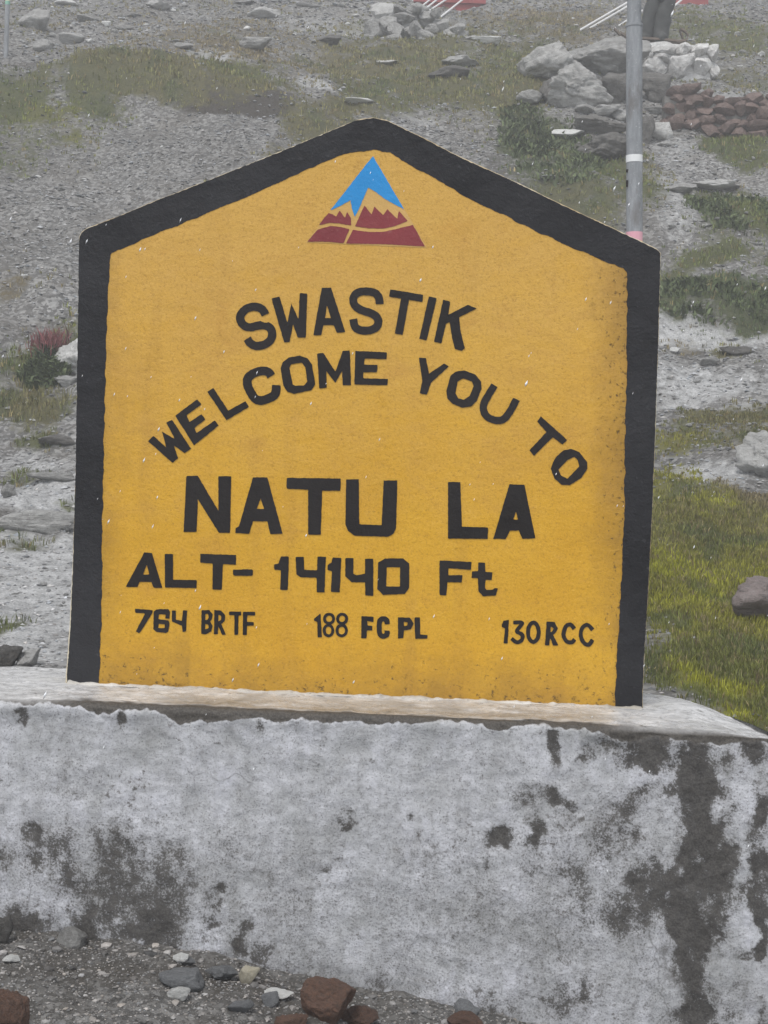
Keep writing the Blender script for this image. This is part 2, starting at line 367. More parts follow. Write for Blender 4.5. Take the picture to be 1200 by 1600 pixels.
# profiles: photo rows with the distance at which the ground there lies, for several columns
cols = {
    50:   [(1300, 5.6), (1120, 6.8), (1030, 8.0), (880, 10.6), (800, 12.4), (690, 14.4), (600, 16.0), (520, 17.2), (300, 20.9), (170, 23.6), (140, 24.15), (108, 24.5), (90, 25.4), (60, 28.5), (0, 36), (-130, 60), (-260, 110)],
    330:  [(1300, 5.6), (1120, 6.8), (1030, 8.0), (800, 12.4), (600, 15.8), (500, 17.2), (300, 20.6), (200, 23.0), (165, 23.75), (122, 24.0), (102, 24.7), (85, 26.6), (50, 30), (0, 36), (-130, 60), (-260, 110)],
    590:  [(1300, 5.6), (1110, 6.9), (1000, 8.6), (780, 12.8), (600, 16), (400, 19.8), (300, 21.8), (190, 23.9), (165, 24.8), (130, 26.2), (60, 31), (0, 37), (-130, 60), (-260, 110)],
    850:  [(1300, 5.6), (1105, 7.0), (980, 9.0), (770, 13), (640, 15.4), (520, 17.6), (400, 19.9), (300, 21.6), (240, 23.0), (205, 24.0), (160, 25.6), (130, 27), (60, 31.5), (0, 38), (-130, 60), (-260, 110)],
    1120: [(1300, 5.6), (1095, 7.1), (930, 9.6), (770, 12.8), (740, 13.6), (690, 14.2), (650, 15.0), (620, 16.0), (575, 16.6), (545, 17.6), (470, 18.2), (440, 19.2), (400, 19.8), (330, 21.2), (290, 22.4), (210, 24.6), (200, 25.2), (130, 28), (60, 32.5), (0, 38.5), (-130, 60), (-260, 110)],
}
DG = np.linspace(5.0, 115, 2201)
ucol, prof = [], []
for px, cpnts in cols.items():
    q = np.array(cpnts, float); p = at_dist(np.full(len(q), float(px)), q[:, 0], q[:, 1])
    ucol.append((px - 600) / F)
    z = np.interp(DG, p[:, 1], p[:, 2])
    k = np.exp(-np.linspace(-2, 2, 7) ** 2); k /= k.sum()
    prof.append(np.convolve(np.pad(z, 3, 'edge'), k, 'valid'))
ucol = np.array(ucol); prof = np.array(prof)
def hill_h(x, y, fine=True):
    x = np.asarray(x, float); y = np.asarray(y, float)
    u = np.clip(x / np.maximum(y, 4.0), ucol[0], ucol[-1] - 1e-6)
    i = np.clip(np.searchsorted(ucol, u, 'right') - 1, 0, len(ucol) - 2)
    t = (u - ucol[i]) / (ucol[i + 1] - ucol[i]); t = t * t * (3 - 2 * t)
    fi = np.clip((y - DG[0]) / (DG[1] - DG[0]), 0, len(DG) - 2.001); j = fi.astype(int); fr = fi - j
    za = prof[i, j] * (1 - fr) + prof[i, j + 1] * fr
    zb = prof[i + 1, j] * (1 - fr) + prof[i + 1, j + 1] * fr
    z = za * (1 - t) + zb * t
    k = sstep(8, 16, y)
    z = z + (0.10 + 0.20 * k) * noise3(x * 0.35, y * 0.35, 7.0) * sstep(6, 10, y) + (0.04 + 0.11 * k) * noise3(x * 1.1, y * 1.1, 8.0)
    if fine:
        z = z + (0.018 + 0.042 * k) * fbm(x * 3.1, y * 3.1, 9.0, 3)
    # beyond the wall's end the slope runs down to the roadside
    lo = front_h(np.asarray(x), np.minimum(y, 4.4), False)
    s = sstep(4.7, 6.2, y)
    return lo * (1 - s) + z * s if True else z
def hit(px, py):
    d = ray(np.array(float(px)), np.array(float(py)))
    ds = np.arange(6.0, 110, 0.04)
    P = CAM + d[None, :] * (ds / d[1])[:, None]
    below = P[:, 2] < hill_h(P[:, 0], P[:, 1])
    i = int(np.argmax(below)) if below.any() else len(ds) - 1
    return P[i]
def hit_front(px, py):
    d = ray(np.array(float(px)), np.array(float(py)))
    ds = np.arange(2.0, 5.0, 0.004)
    P = CAM + d[None, :] * (ds / d[1])[:, None]
    below = P[:, 2] < front_h(P[:, 0], P[:, 1])
    i = int(np.argmax(below)) if below.any() else len(ds) - 1
    return P[i]

# patches of vegetation, pale gravel and bare soil, placed on the ground where the photo shows them
def ground_blobs(rows):
    out = []
    for (px, py, rx, ry, s, *c) in rows:
        p = hit(px, py); a_, b_ = hit(px, min(py + ry, 1290)), hit(px, max(py - ry, -120))
        out.append((p[0], 0.5 * (a_[1] + b_[1]), rx * p[1] / F, max(0.25, 0.5 * abs(b_[1] - a_[1])), s, c))
    return out
GREEN, OLIVE, YEL, DEEP, BRN = (0.082, 0.095, 0.030), (0.115, 0.108, 0.045), (0.17, 0.165, 0.022), (0.058, 0.075, 0.030), (0.145, 0.12, 0.072)
grass_rows = [
    (1110, 930, 190, 200, 1.05, YEL), (1060, 820, 120, 60, 0.95, OLIVE), (1160, 1060, 140, 80, 1.0, GREEN), (1190, 800, 60, 40, .9, BRN),
    (1160, 665, 130, 32, 0.95, OLIVE), (1060, 690, 60, 22, 0.8, YEL), (1150, 480, 150, 40, 1.1, DEEP), (1060, 445, 60, 25, .8, GREEN),
    (1170, 340, 85, 45, 1.0, GREEN), (1165, 245, 50, 32, 1.0, GREEN), (1130, 395, 90, 30, 0.85, GREEN), (1070, 550, 40, 20, .5, BRN), (1150, 548, 30, 12, .9, OLIVE),
    (650, 115, 170, 55, 0.9, OLIVE), (760, 140, 120, 45, 0.95, OLIVE), (860, 250, 90, 75, 0.85, DEEP), (820, 200, 50, 50, .8, DEEP),
    (910, 340, 90, 60, 0.85, OLIVE), (540, 172, 60, 22, 0.8, OLIVE), (480, 190, 45, 40, .75, OLIVE), (440, 225, 25, 30, .6, OLIVE),
    (250, 118, 210, 24, 1.1, OLIVE), (60, 160, 130, 50, 0.85, GREEN), (90, 190, 60, 30, .7, YEL), (20, 220, 60, 50, 0.6, GREEN), (150, 110, 120, 18, .9, GREEN),
    (420, 90, 160, 30, .6, BRN), (300, 60, 200, 40, .42, BRN), (850, 55, 140, 40, .6, BRN), (1120, 70, 130, 50, .55, OLIVE), (1160, 115, 60, 25, .6, OLIVE), (560, 90, 60, 25, .6, OLIVE),
    (50, 560, 70, 45, 0.8, GREEN), (40, 640, 70, 35, 0.8, OLIVE), (100, 520, 40, 25, .7, YEL), (700, 60, 200, 30, .6, OLIVE), (1000, 250, 40, 30, .5, OLIVE), (960, 300, 70, 60, .8, GREEN), (620, 150, 120, 26, .8, GREEN), (800, 90, 90, 40, .8, GREEN), (1130, 50, 90, 30, .7, GREEN), (380, 110, 60, 14, 1.0, GREEN), (60, 690, 60, 20, 0.6, GREEN), (30, 745, 40, 16, 0.65, GREEN),
    (95, 790, 30, 12, 0.55, GREEN), (20, 985, 26, 20, 0.7, GREEN), (60, 855, 50, 12, .55, OLIVE), (30, 835, 40, 12, .5, GREEN), (10, 450, 30, 12, .5, BRN),
]
light_rows = [(1110, 600, 120, 30, .75), (1110, 530, 110, 16, .9), (1090, 745, 110, 18, .9), (1060, 330, 40, 60, .6), (1050, 230, 60, 35, .5), (1050, 500, 60, 10, .8),
              (40, 960, 130, 90, 1.0), (50, 780, 90, 34, .9), (60, 870, 100, 36, 1.05), (60, 720, 80, 20, .6), (330, 85, 60, 12, .9), (480, 130, 40, 8, .9), (660, 185, 60, 12, .6), (60, 420, 120, 60, .3), (140, 330, 90, 60, .25), (640, 30, 90, 25, .35), (180, 30, 200, 40, .3),
              (30, 545, 40, 6, .9), (1150, 640, 80, 14, .7), (500, 40, 120, 16, .55), (1130, 150, 80, 14, .5)]
soil_rows = [(360, 146, 85, 20, 1.1), (430, 165, 40, 25, .8), (300, 170, 60, 30, .42), (30, 130, 60, 20, .4), (30, 105, 60, 12, .5), (790, 270, 30, 40, .5), (945, 235, 50, 18, .8), (1090, 190, 70, 16, .5), (1090, 555, 40, 14, .5), (600, 175, 50, 12, .5)]
GB, LB, SB = ground_blobs(grass_rows), ground_blobs(light_rows), ground_blobs(soil_rows)
def blob_field(B, x, y):
    v = np.zeros_like(x); c = np.zeros(x.shape + (3,)); wsum = np.full(x.shape, 1e-6)
    wx = x + 0.35 * noise3(x * 0.9, y * 0.9, 20.0); wy = y + 0.35 * noise3(x * 0.9, y * 0.9, 21.0)
    for (bx, by, rx, ry, s, col) in B:
        q = ((wx - bx) / rx) ** 2 + ((wy - by) / ry) ** 2
        k = s * np.exp(-0.9 * q * q * 0.6 - 0.15 * q)
        v = np.maximum(v, k)
        if col:
            ww = k ** 2; wsum += ww; c += ww[..., None] * np.array(col[0])
    base = 0.18
    cw = base ** 2 * 0.2; c = (c + cw * np.array(OLIVE)) / (wsum + cw)[..., None]
    return v, c
def fields(x, y):
    g, c = blob_field(GB, x, y)
    g = np.maximum(g, 0.22 * sstep(24, 28, y))
    side = sstep(0.26, 0.34, np.abs(x) / np.maximum(y, 1)); g = np.maximum(g, side * 0.45)
    g = np.clip(g + 0.22 * fbm(x * 0.8, y * 0.8, 30.0, 3), 0, 1.2)
    v1 = sstep(0.05, 0.45, fbm(x * 1.6, y * 1.1, 50.0, 3)); v2 = sstep(0.1, 0.5, fbm(x * 1.9 + 9, y * 1.3, 52.0, 3)); lush = sstep(15, 12, y) * sstep(0.1, 0.16, x / np.maximum(y, 1))
    c = c * (1 - (0.85 * v1 * lush)[:, None]) + np.array([0.235, 0.235, 0.018]) * (0.85 * v1 * lush)[:, None]
    c = c * (1 - (0.6 * v2)[:, None]) + np.array([0.058, 0.078, 0.030]) * (0.6 * v2)[:, None]
    g = g * (1 - 0.45 * sstep(0.15, 0.5, fbm(x * 1.2, y * 1.0, 55.0, 4)) * (1 - 0.6 * lush))
    t, _ = blob_field(LB, x, y); s, _ = blob_field(SB, x, y)
    return g, c, t, s

# hillside sheet: a fan of rows, fine near and coarse far
na = 500
ua = np.concatenate([np.linspace(-2.2, -0.36, 40)[:-1], np.linspace(-0.36, 0.36, na - 78), np.linspace(0.36, 2.2, 40)[1:]])
nd_ = 620
dd = 4.75 * (112 / 4.75) ** (np.linspace(0, 1, nd_) ** 1.0)
UU, DD = np.meshgrid(ua, dd)
XX = np.clip(UU * np.maximum(DD, 7.0), -62, 62); YY = DD
ZZ = hill_h(XX, YY)
g_, c_, t_, s_ = fields(XX.ravel(), YY.ravel())
hill = mk('hillside', np.stack([XX, YY, ZZ], -1).reshape(-1, 3), gridfaces(len(dd), len(ua)), M['hill'], smooth=True,
          attrs={'grass': g_, 'gcol': c_, 'tone': t_, 'soil': s_})
hill['kind'] = 'structure'; hill['label'] = 'bare stony mountainside of grey scree, gravel and thin grass'

# roadside gravel in front of the wall and around the viewer
xs = np.concatenate([np.linspace(-14, -1.8, 60)[:-1], np.linspace(-1.8, 1.8, 330), np.linspace(1.8, 14, 60)[1:]])
ys = np.concatenate([np.linspace(-12, 3.4, 70)[:-1], np.linspace(3.4, 4.95, 170)])
X2, Y2 = np.meshgrid(xs, ys); Z2 = front_h(X2, Y2)
zz = np.zeros(X2.size)
fg = mk('roadside_gravel', np.stack([X2, Y2, Z2], -1).reshape(-1, 3), gridfaces(len(ys), len(xs)), M['gravel'], smooth=True,
        attrs={'grass': zz, 'gcol': np.tile(np.array(BRN), (X2.size, 1)), 'tone': zz + 0.15, 'soil': 0.36 + 0.3 * fbm(X2.ravel() * 3, Y2.ravel() * 3, 0, 3)})
fg['kind'] = 'structure'; fg['label'] = 'grey roadside gravel at the foot of the wall'

# ------------------------------------------------------------------ the low whitewashed wall
S_L, S_R = -5.2, float((on_plane(np.array(1222.0), np.array(1142.0), P_FRONT, BN) - P_FRONT) @ BX)
TH_BACK = 0.62
s_edges = np.concatenate([np.linspace(S_L, -1.5, 90)[:-1], np.linspace(-1.5, S_R, 620)])
bot = -0.35
zf = np.concatenate([np.linspace(bot, WALL_Z - 0.02, 250)])
nfront = len(zf)
arc = [(0.02 * (1 - math.cos(t)), WALL_Z - 0.02 + 0.02 * math.sin(t)) for t in np.linspace(0, math.pi / 2, 9)[1:]]
ntop = 70
def tback(s):
    e = (S_R - s)
    return np.where(e < 0.32, TH_BACK * np.sqrt(np.clip(1 - ((0.32 - np.clip(e, 0, .32)) / 0.32) ** 2 * 0.93, 0.02, 1)), TH_BACK)
prof_d, prof_z, prof_k = [], [], []
for z in zf: prof_d.append(('a', 0.0)); prof_z.append(z); prof_k.append(0)
for d_, z in arc: prof_d.append(('a', d_)); prof_z.append(z); prof_k.append(1)
for t in np.linspace(0, 1, ntop)[1:]: prof_d.append(('t', t)); prof_z.append(WALL_Z); prof_k.append(2)
for z in np.linspace(WALL_Z - 0.03, bot, 24): prof_d.append(('t', 1.0)); prof_z.append(z); prof_k.append(3)
npf = len(prof_d)
SS = s_edges[:, None] * np.ones(npf)[None, :]
TB = tback(SS)
Dm = np.empty_like(SS)
for k, (m_, v_) in enumerate(prof_d):
    Dm[:, k] = v_ if m_ == 'a' else 0.02 + v_ * (TB[:, k] - 0.02)
Zm = np.ones_like(SS) * np.array(prof_z)[None, :]
K = np.ones_like(SS) * np.array(prof_k)[None, :]
# photo pixel of each front-face point, used only to look up the stains' shapes on this plane
def to_px(P):
    c = (P - CAM) @ RM; return 600 + F * c[..., 0] / -c[..., 2], 800 - F * c[..., 1] / -c[..., 2]
PW = P_FRONT + SS[..., None] * BX - Dm[..., None] * BN; PW[..., 2] = Zm
PX, PY = to_px(PW)
wxx = SS * 1.0; wzz = Zm
w1 = fbm(wxx * 8, wzz * 8, 3.0, 5, 0.72) * 22; w2 = fbm(wxx * 8, wzz * 8, 8.0, 5, 0.72) * 24
stains = [(30, 1345, 45, 42, .72), (75, 1400, 130, 80, .58), (180, 1395, 120, 90, .58), (50, 1445, 70, 34, .75), (165, 1452, 120, 36, .78), (110, 1380, 60, 40, .62), (330, 1400, 160, 90, .36), (480, 1480, 160, 70, .27), (640, 1470, 200, 80, .25), (820, 1430, 160, 110, .3), (265, 1440, 35, 40, .7), (105, 1345, 30, 30, .5),
          (290, 1345, 12, 35, .6), (325, 1418, 12, 22, .8), (340, 1390, 9, 7, .8), (385, 1462, 14, 26, .8), (305, 1470, 16, 30, .7), (410, 1490, 14, 18, .6), (330, 1445, 8, 8, .8),
          (536, 1285, 11, 11, .9), (411, 1318, 7, 12, .7), (232, 1284, 10, 6, .8), (195, 1295, 6, 12, .6), (110, 1220, 35, 20, .33), (35, 1122, 8, 10, .7), (190, 1122, 5, 14, .7), (60, 1305, 7, 12, .7),
          (1090, 1185, 32, 35, .9), (1082, 1255, 36, 60, .95), (1095, 1340, 42, 80, 1.0), (1085, 1425, 38, 55, .95), (1082, 1510, 22, 60, .75), (1085, 1590, 34, 34, .8), (1120, 1330, 20, 50, .7),
          (1000, 1165, 38, 22, .85), (1022, 1190, 24, 18, .9), (1050, 1155, 60, 14, .75), (1130, 1195, 26, 16, .8), (1030, 1240, 26, 14, .75), (985, 1255, 24, 16, .62), (950, 1170, 20, 18, .55),
          (1194, 1245, 14, 45, .9), (1192, 1385, 16, 55, .9), (1182, 1482, 10, 14, .85), (1192, 1165, 30, 22, .9), (1148, 1400, 16, 18, .75), (1165, 1490, 30, 6, .6), (1190, 1440, 8, 40, .8), (1185, 1310, 10, 40, .6),
          (990, 1375, 80, 75, .66), (980, 1320, 70, 60, .5), (940, 1450, 80, 60, .34), (1030, 1450, 40, 60, .45), (985, 1380, 28, 22, .75), (925, 1330, 50, 60, .36), (780, 1312, 18, 14, .8), (770, 1345, 8, 12, .7), (832, 1245, 26, 16, .55), (868, 1240, 14, 16, .8), (888, 1260, 12, 12, .7),
          (832, 1300, 11, 24, .75), (832, 1348, 22, 30, .5), (868, 1165, 8, 26, .7), (920, 1180, 16, 10, .7), (860, 1575, 50, 30, .5), (770, 1580, 30, 22, .55), (915, 1550, 18, 26, .6), (578, 1545, 26, 24, .6), (548, 1528, 14, 14, .5),
          (700, 1540, 60, 26, .3), (450, 1520, 60, 18, .35), (630, 1330, 30, 14, .34), (640, 1275, 6, 5, .7), (505, 1360, 5, 5, .7), (410, 1135, 5, 12, .6), (500, 1160, 6, 26, .35), (1000, 1550, 90, 50, .25), (1130, 1560, 30, 26, .5), (1185, 1590, 10, 20, .7)]
stain = np.zeros_like(SS)
for (cx, cy, rx, ry, sg) in stains:
    kw = min(1.0, 0.25 + min(rx, ry) / 40.0)
    q = ((PX + kw * w1 - cx) / (rx * 1.1)) ** 2 + ((PY + kw * w2 - cy) / (ry * 1.1)) ** 2
    stain = np.maximum(stain, sg * np.exp(-0.35 * q * q))
stain = stain * np.clip(0.86 + 0.75 * fbm(SS * 7, Zm * 5, 31.0, 4, 0.65), 0.35, 1.15)
stain[PX < -60] = np.maximum(stain, 0.5 * sstep(0.55, 0.25, Zm) + 0.0)[PX < -60]
stain = np.where(K == 0, stain, np.where(K == 3, 0.4, stain * 0.4))
edge_row = np.interp(PX[:, nfront - 1], [-400, 0, 480, 1000, 1200], [1075, 1094, 1118, 1136, 1144])
bandh = np.interp(PX[:, nfront - 1], [-50, 60, 150, 230, 280, 330, 380, 450, 600, 720, 820, 900, 960, 1100, 1200], [0, 2, 8, 6, 20, 18, 7, 8, 9, 3, 8, 5, 16, 20, 14])
bandh = bandh + 10 * fbm(SS[:, 0] * 8, 2.0, 0, 3) + 5 * noise3(SS[:, 0] * 45, 5.0, 0)
peel = np.clip(0.5 + (edge_row[:, None] + bandh[:, None] - PY) / 12.0, 0, 1) * (K <= 1)
whiteend = np.maximum(sstep(130, 40, PX), sstep(930, 1010, PX)) * 0.7
topm = np.where(K == 2, sstep(0.0, 0.05, Dm - 0.02 + 0.03 * fbm(SS * 14, Dm * 14, 6.0, 3) + 0.12 * whiteend), np.where(K == 1, np.clip((np.arange(npf)[None, :] - nfront) / 8.0, 0, 1) * whiteend, 0.0))
peel = np.where(K == 2, 1.0, peel)
brown = 0.62 * topm * sstep(90, 330, PX) * sstep(1080, 880, PX) * np.clip(1.15 - (Dm / 0.5), 0, 1)
# relief: trowelled plaster, a ragged lip, worn top
fd = 0.010 * fbm(SS * 2.2, Zm * 2.2, 1.0, 4) + 0.0035 * fbm(SS * 14, Zm * 14, 2.0, 4, 0.6)
fd = fd - 0.006 * sstep(0.4, 0.7, peel + 0.3 * fbm(SS * 20, Zm * 20, 5.0, 3)) - 0.002 * sstep(0.4, 0.8, stain)
lip = 0.012 * noise3(SS[:, 0] * 6, 0.3, 0)[:, None] + 0.006 * noise3(SS[:, 0] * 26, 0.6, 0)[:, None]
nearlip = np.exp(-((Zm - (WALL_Z - 0.02)) / 0.03) ** 2) * (K <= 1)
fd = fd + nearlip * (lip + 0.006)
PW = PW + (fd * (K <= 1))[..., None] * BN
tz = 0.006 * fbm(SS * 3, Dm * 6, 11.0, 4) + 0.0025 * fbm(SS * 25, Dm * 25, 12.0, 3)
tz = tz - 0.07 * sstep(0.34, 0.0, S_R - SS) ** 2 * 0.6
PW[..., 2] += tz * (K >= 1) * np.where(K == 1, topm, 1) * (K < 3)
wf = gridfaces(len(s_edges), npf)
wall = mk('low_wall', PW.reshape(-1, 3), wf[:, ::-1], M['whitewash'], smooth=True, org=(*(P_FRONT[:2]), 0.0),
          attrs={'stain': stain.ravel(), 'peel': peel.ravel(), 'top': topm.ravel(), 'brown': brown.ravel()})
tag(wall, 'stained whitewashed plaster wall carrying the yellow slab', 'wall')
# end cap
cap_i = (len(s_edges) - 1) * npf
wv = PW.reshape(-1, 3)[cap_i:cap_i + npf]
zc_ = np.full(npf, 0.3); oc_ = np.zeros(npf)
endf = mk('end_face', wv, [list(range(npf))], M['whitewash'], wall, attrs={'stain': zc_, 'peel': oc_, 'top': oc_, 'brown': oc_})

# ------------------------------------------------------------------ the yellow slab
def face(px, py, off=0.0):
    return on_plane(np.asarray(px, float), np.asarray(py, float), P_BASE, BN) + BN * off
outer = [(102, 1085), (103, 1062), (109, 980), (113, 880), (117, 740), (119, 600), (121, 480), (122, 400), (123, 370), (127, 362), (136, 356), (185, 337), (240, 314), (330, 279), (440, 235), (520, 202), (556, 187), (582, 183),
         (604, 187), (660, 214), (720, 245), (800, 281), (880, 320), (960, 357), (1005, 378), (1027, 389), (1033, 395), (1033, 410), (1030, 520), (1026, 640), (1021, 780), (1014, 920), (1008, 1020), (1005, 1085), (1005, 1112), (900, 1112), (700, 1110), (500, 1106), (300, 1098), (180, 1090)]
inner = [(154, 1125), (156, 1060), (160, 900), (161, 760), (164, 620), (168, 500), (171, 410), (174, 396), (230, 371), (295, 345), (360, 318), (430, 288), (500, 256), (540, 241), (585, 233), (610, 240), (650, 263), (738, 312), (837, 361), (920, 398), (974, 420), (980, 426), (979, 560), (977, 700), (974, 840), (968, 950), (963, 1050), (959, 1125)]
def resample(pts, step):
    pts = np.array(pts, float); out = []
    for i in range(len(pts)):
        a_, b_ = pts[i], pts[(i + 1) % len(pts)]; n = max(1, int(round(np.linalg.norm(b_ - a_) / step)))
        for k in range(n): out.append(a_ + (b_ - a_) * k / n)
    return np.array(out)
sign = empty('welcome_slab', (P_BASE[0], P_BASE[1], WALL_Z))
tag(sign, 'yellow painted masonry welcome slab with black border and pointed top', 'sign')
ol = resample(outer, 7)
cen = ol.mean(0)
def inset(pl, d):
    t = np.roll(pl, -1, 0) - np.roll(pl, 1, 0); t /= np.linalg.norm(t, axis=1)[:, None]
    return pl + np.stack([-t[:, 1], t[:, 0]], -1) * d
jit = np.array([noise3(p[0] * 0.06, p[1] * 0.06, 0.5) for p in ol])[:, None]
# slab body: bevelled front arris, splayed back on the lower left
sgn = 1.0
tst = inset(ol, 5.0)
if np.abs(tst[:, 0] - cen[0]).mean() > np.abs(ol[:, 0] - cen[0]).mean(): sgn = -1.0
tdir = np.roll(ol, -1, 0) - np.roll(ol, 1, 0)
rings = []
edge_up = np.clip((700 - ol[:, 1]) / 300, 0, 1) * (ol[:, 0] < 600)
def nrm(pl, d): return inset(pl, sgn * d)
rings.append(face(*nrm(ol, 3.4).T, 0.0))
rings.append(face(*(nrm(ol, 1.2) - 0.0).T, -0.003))
splay = (np.clip((ol[:, 1] - 700) / 300, 0, 1) * (ol[:, 0] < 130) * 4.5 + 1.6 * (ol[:, 1] < 400))[:, None]
rings.append(face(*(ol + (ol - nrm(ol, 1.0)) * (splay * 0.45 + 0.7 * jit)).T, -0.012))
rings.append(face(*(ol + (ol - nrm(ol, 1.0)) * splay).T, -0.05))
rings.append(face(*(ol + (ol - nrm(ol, 1.0)) * splay).T, -0.13))
nV = len(ol); V = np.concatenate(rings); Fs = []
for r_ in range(len(rings) - 1):
    for k in range(nV):
        k2 = (k + 1) % nV; Fs.append([r_ * nV + k, r_ * nV + k2, (r_ + 1) * nV + k2, (r_ + 1) * nV + k])
Fs.append(list(range(nV))[::-1]); Fs.append([(len(rings) - 1) * nV + k for k in range(nV)])
mk('slab', V, Fs, M['mortar'], sign)

# ragged bead of mortar where the slab meets the wall
bv, bf_ = [], []
bt = np.arange(108, 1004, 3.0)
for i, t in enumerate(bt):
    yb_ = np.interp(t, [103, 155, 300, 600, 1005], [1068, 1074, 1088, 1098, 1107])
    c_ = face(np.array(t), np.array(yb_), 0.004); c_[2] = WALL_Z + 0.001
    r_ = 0.005 + 0.007 * max(0.0, 0.45 + float(fbm(t * 0.05, 1.7, 0, 4)))
    for k in range(7):
        th = math.pi * k / 6; bv.append(c_ + BN * (r_ * 1.6 * math.cos(th)) + np.array([0, 0, r_ * 0.8 * math.sin(th) - 0.003]))
    if i:
        for k in range(6): bf_.append([(i - 1) * 7 + k, i * 7 + k, i * 7 + k + 1, (i - 1) * 7 + k + 1])
mk('mortar_bead', bv, bf_, M['bead'], sign, True)
# painted areas: signed distance fields turned into meshes by marching squares
def sd_poly(X, Y, pts):
    pts = np.array(pts, float); d = np.full(X.shape, 1e9); ins = np.zeros(X.shape, bool)
    for i in range(len(pts)):
        a_, b_ = pts[i], pts[(i + 1) % len(pts)]; e = b_ - a_
        t = np.clip(((X - a_[0]) * e[0] + (Y - a_[1]) * e[1]) / (e @ e + 1e-9), 0, 1)
        d = np.minimum(d, np.hypot(X - a_[0] - t * e[0], Y - a_[1] - t * e[1]))
        c = (a_[1] > Y) != (b_[1] > Y)
        ins ^= c & (X < (b_[0] - a_[0]) * (Y - a_[1]) / (b_[1] - a_[1] + 1e-12) + a_[0])
    return np.where(ins, -d, d)
def catmull(pts, closed, n=6):
    p = np.array(pts, float); m = len(p); out = []
    rngi = range(m if closed else m - 1)
    for i in rngi:
        g = lambda k: p[k % m] if closed else p[min(max(k, 0), m - 1)]
        p0, p1, p2, p3 = g(i - 1), g(i), g(i + 1), g(i + 2)
        for k in range(n):
            t = k / n
            out.append(0.5 * (2 * p1 + (p2 - p0) * t + (2 * p0 - 5 * p1 + 4 * p2 - p3) * t * t + (3 * p1 - p0 - 3 * p2 + p3) * t ** 3))
    if not closed: out.append(p[-1])
    return np.array(out)
def sd_stroke(X, Y, pts, wd, closed=False):
    p = catmull(pts, closed); d = np.full(X.shape, 1e9); m = len(p)
    for i in range(m if closed else m - 1):
        a_, b_ = p[i], p[(i + 1) % m]; e = b_ - a_
        t = np.clip(((X - a_[0]) * e[0] + (Y - a_[1]) * e[1]) / (e @ e + 1e-9), 0, 1)
        d = np.minimum(d, np.hypot(X - a_[0] - t * e[0], Y - a_[1] - t * e[1]))
    d = d - wd / 2
    if not closed:
        for e0, e1 in ((p[0], p[1]), (p[-1], p[-2])):
            t = (e0 - e1) / (np.linalg.norm(e0 - e1) + 1e-9)
            near = np.hypot(X - e0[0], Y - e0[1]) < wd * 0.9
            d = np.where(near, np.maximum(d, (X - e0[0]) * t[0] + (Y - e0[1]) * t[1]), d)
    return d
def march(fun, box, step, off, name, mat, parent, attrs=None):
    x0, y0, x1, y1 = box
    gx = np.arange(x0 - 2 * step, x1 + 2.5 * step, step); gy = np.arange(y0 - 2 * step, y1 + 2.5 * step, step)
    X, Y = np.meshgrid(gx, gy); D = fun(X, Y)
    nr, nc = D.shape; verts, vid, faces = [], {}, []
    D = np.where(np.abs(D) < 1e-4, 1e-4, D)
    ins = D < 0
    full = ins[:-1, :-1] & ins[1:, :-1] & ins[:-1, 1:] & ins[1:, 1:]
    anyc = (ins[:-1, :-1] | ins[1:, :-1] | ins[:-1, 1:] | ins[1:, 1:]) & ~full
    def cv(i, j):
        k = (i, j)
        if k not in vid: vid[k] = len(verts); verts.append((gx[j], gy[i]))
        return vid[k]
    def ev(i, j, i2, j2):
        k = (i, j, i2, j2) if (i, j) < (i2, j2) else (i2, j2, i, j)
        if k not in vid:
            i, j, i2, j2 = k; t = D[i, j] / (D[i, j] - D[i2, j2]); vid[k] = len(verts)
            verts.append((gx[j] + t * (gx[j2] - gx[j]), gy[i] + t * (gy[i2] - gy[i])))
        return vid[k]
    # full cells: merge runs along each row
    for i in range(nr - 1):
        js = np.nonzero(full[i])[0]
        for j in js: faces.append([cv(i, j), cv(i + 1, j), cv(i + 1, j + 1), cv(i, j + 1)])
    for i, j in zip(*np.nonzero(anyc)):
        ring = [(i, j), (i + 1, j), (i + 1, j + 1), (i, j + 1)]; poly = []
        for k in range(4):
            a_, b_ = ring[k], ring[(k + 1) % 4]
            if ins[a_]: poly.append(cv(*a_))
            if ins[a_] != ins[b_]: poly.append(ev(*a_, *b_))
        if len(poly) >= 3: faces.append(poly)
    vp = np.array(verts)
    at = {k: f(vp[:, 0], vp[:, 1]) for k, f in (attrs or {}).items()}
    return mk(name, face(vp[:, 0], vp[:, 1], off), faces, mat, parent, smooth=True, attrs=at)
wob = lambda X, Y, s, a_: a_ * noise3(X * s, Y * s, 3.3)

pan = lambda X, Y: sd_poly(X, Y, inner) - 5
march(pan, (150, 225, 985, 1110), 5.0, 0.0011, 'painted_panel', M['yellow'], sign,
      {'fade': lambda x, y: np.clip((900 - y) / 600, 0, 1),
       'edge': lambda x, y: np.clip(np.maximum.reduce([1 - (1110 - y - (x < 300) * 30) / 130, 0.8 * (1 - (965 - x) / 70), 0.55 * (1 - (x - 165) / 50)]), 0, 1)})
bd = lambda X, Y: np.maximum(sd_poly(X, Y, outer) + 1.0 + np.abs(wob(X, Y, 0.12, 1.6)), -(sd_poly(X, Y, inner) + wob(X, Y, 0.05, 2.2) + wob(X, Y, 0.25, 1.0)))
march(bd, (100, 180, 1036, 1112), 2.6, 0.0022, 'border', M['black'], sign)

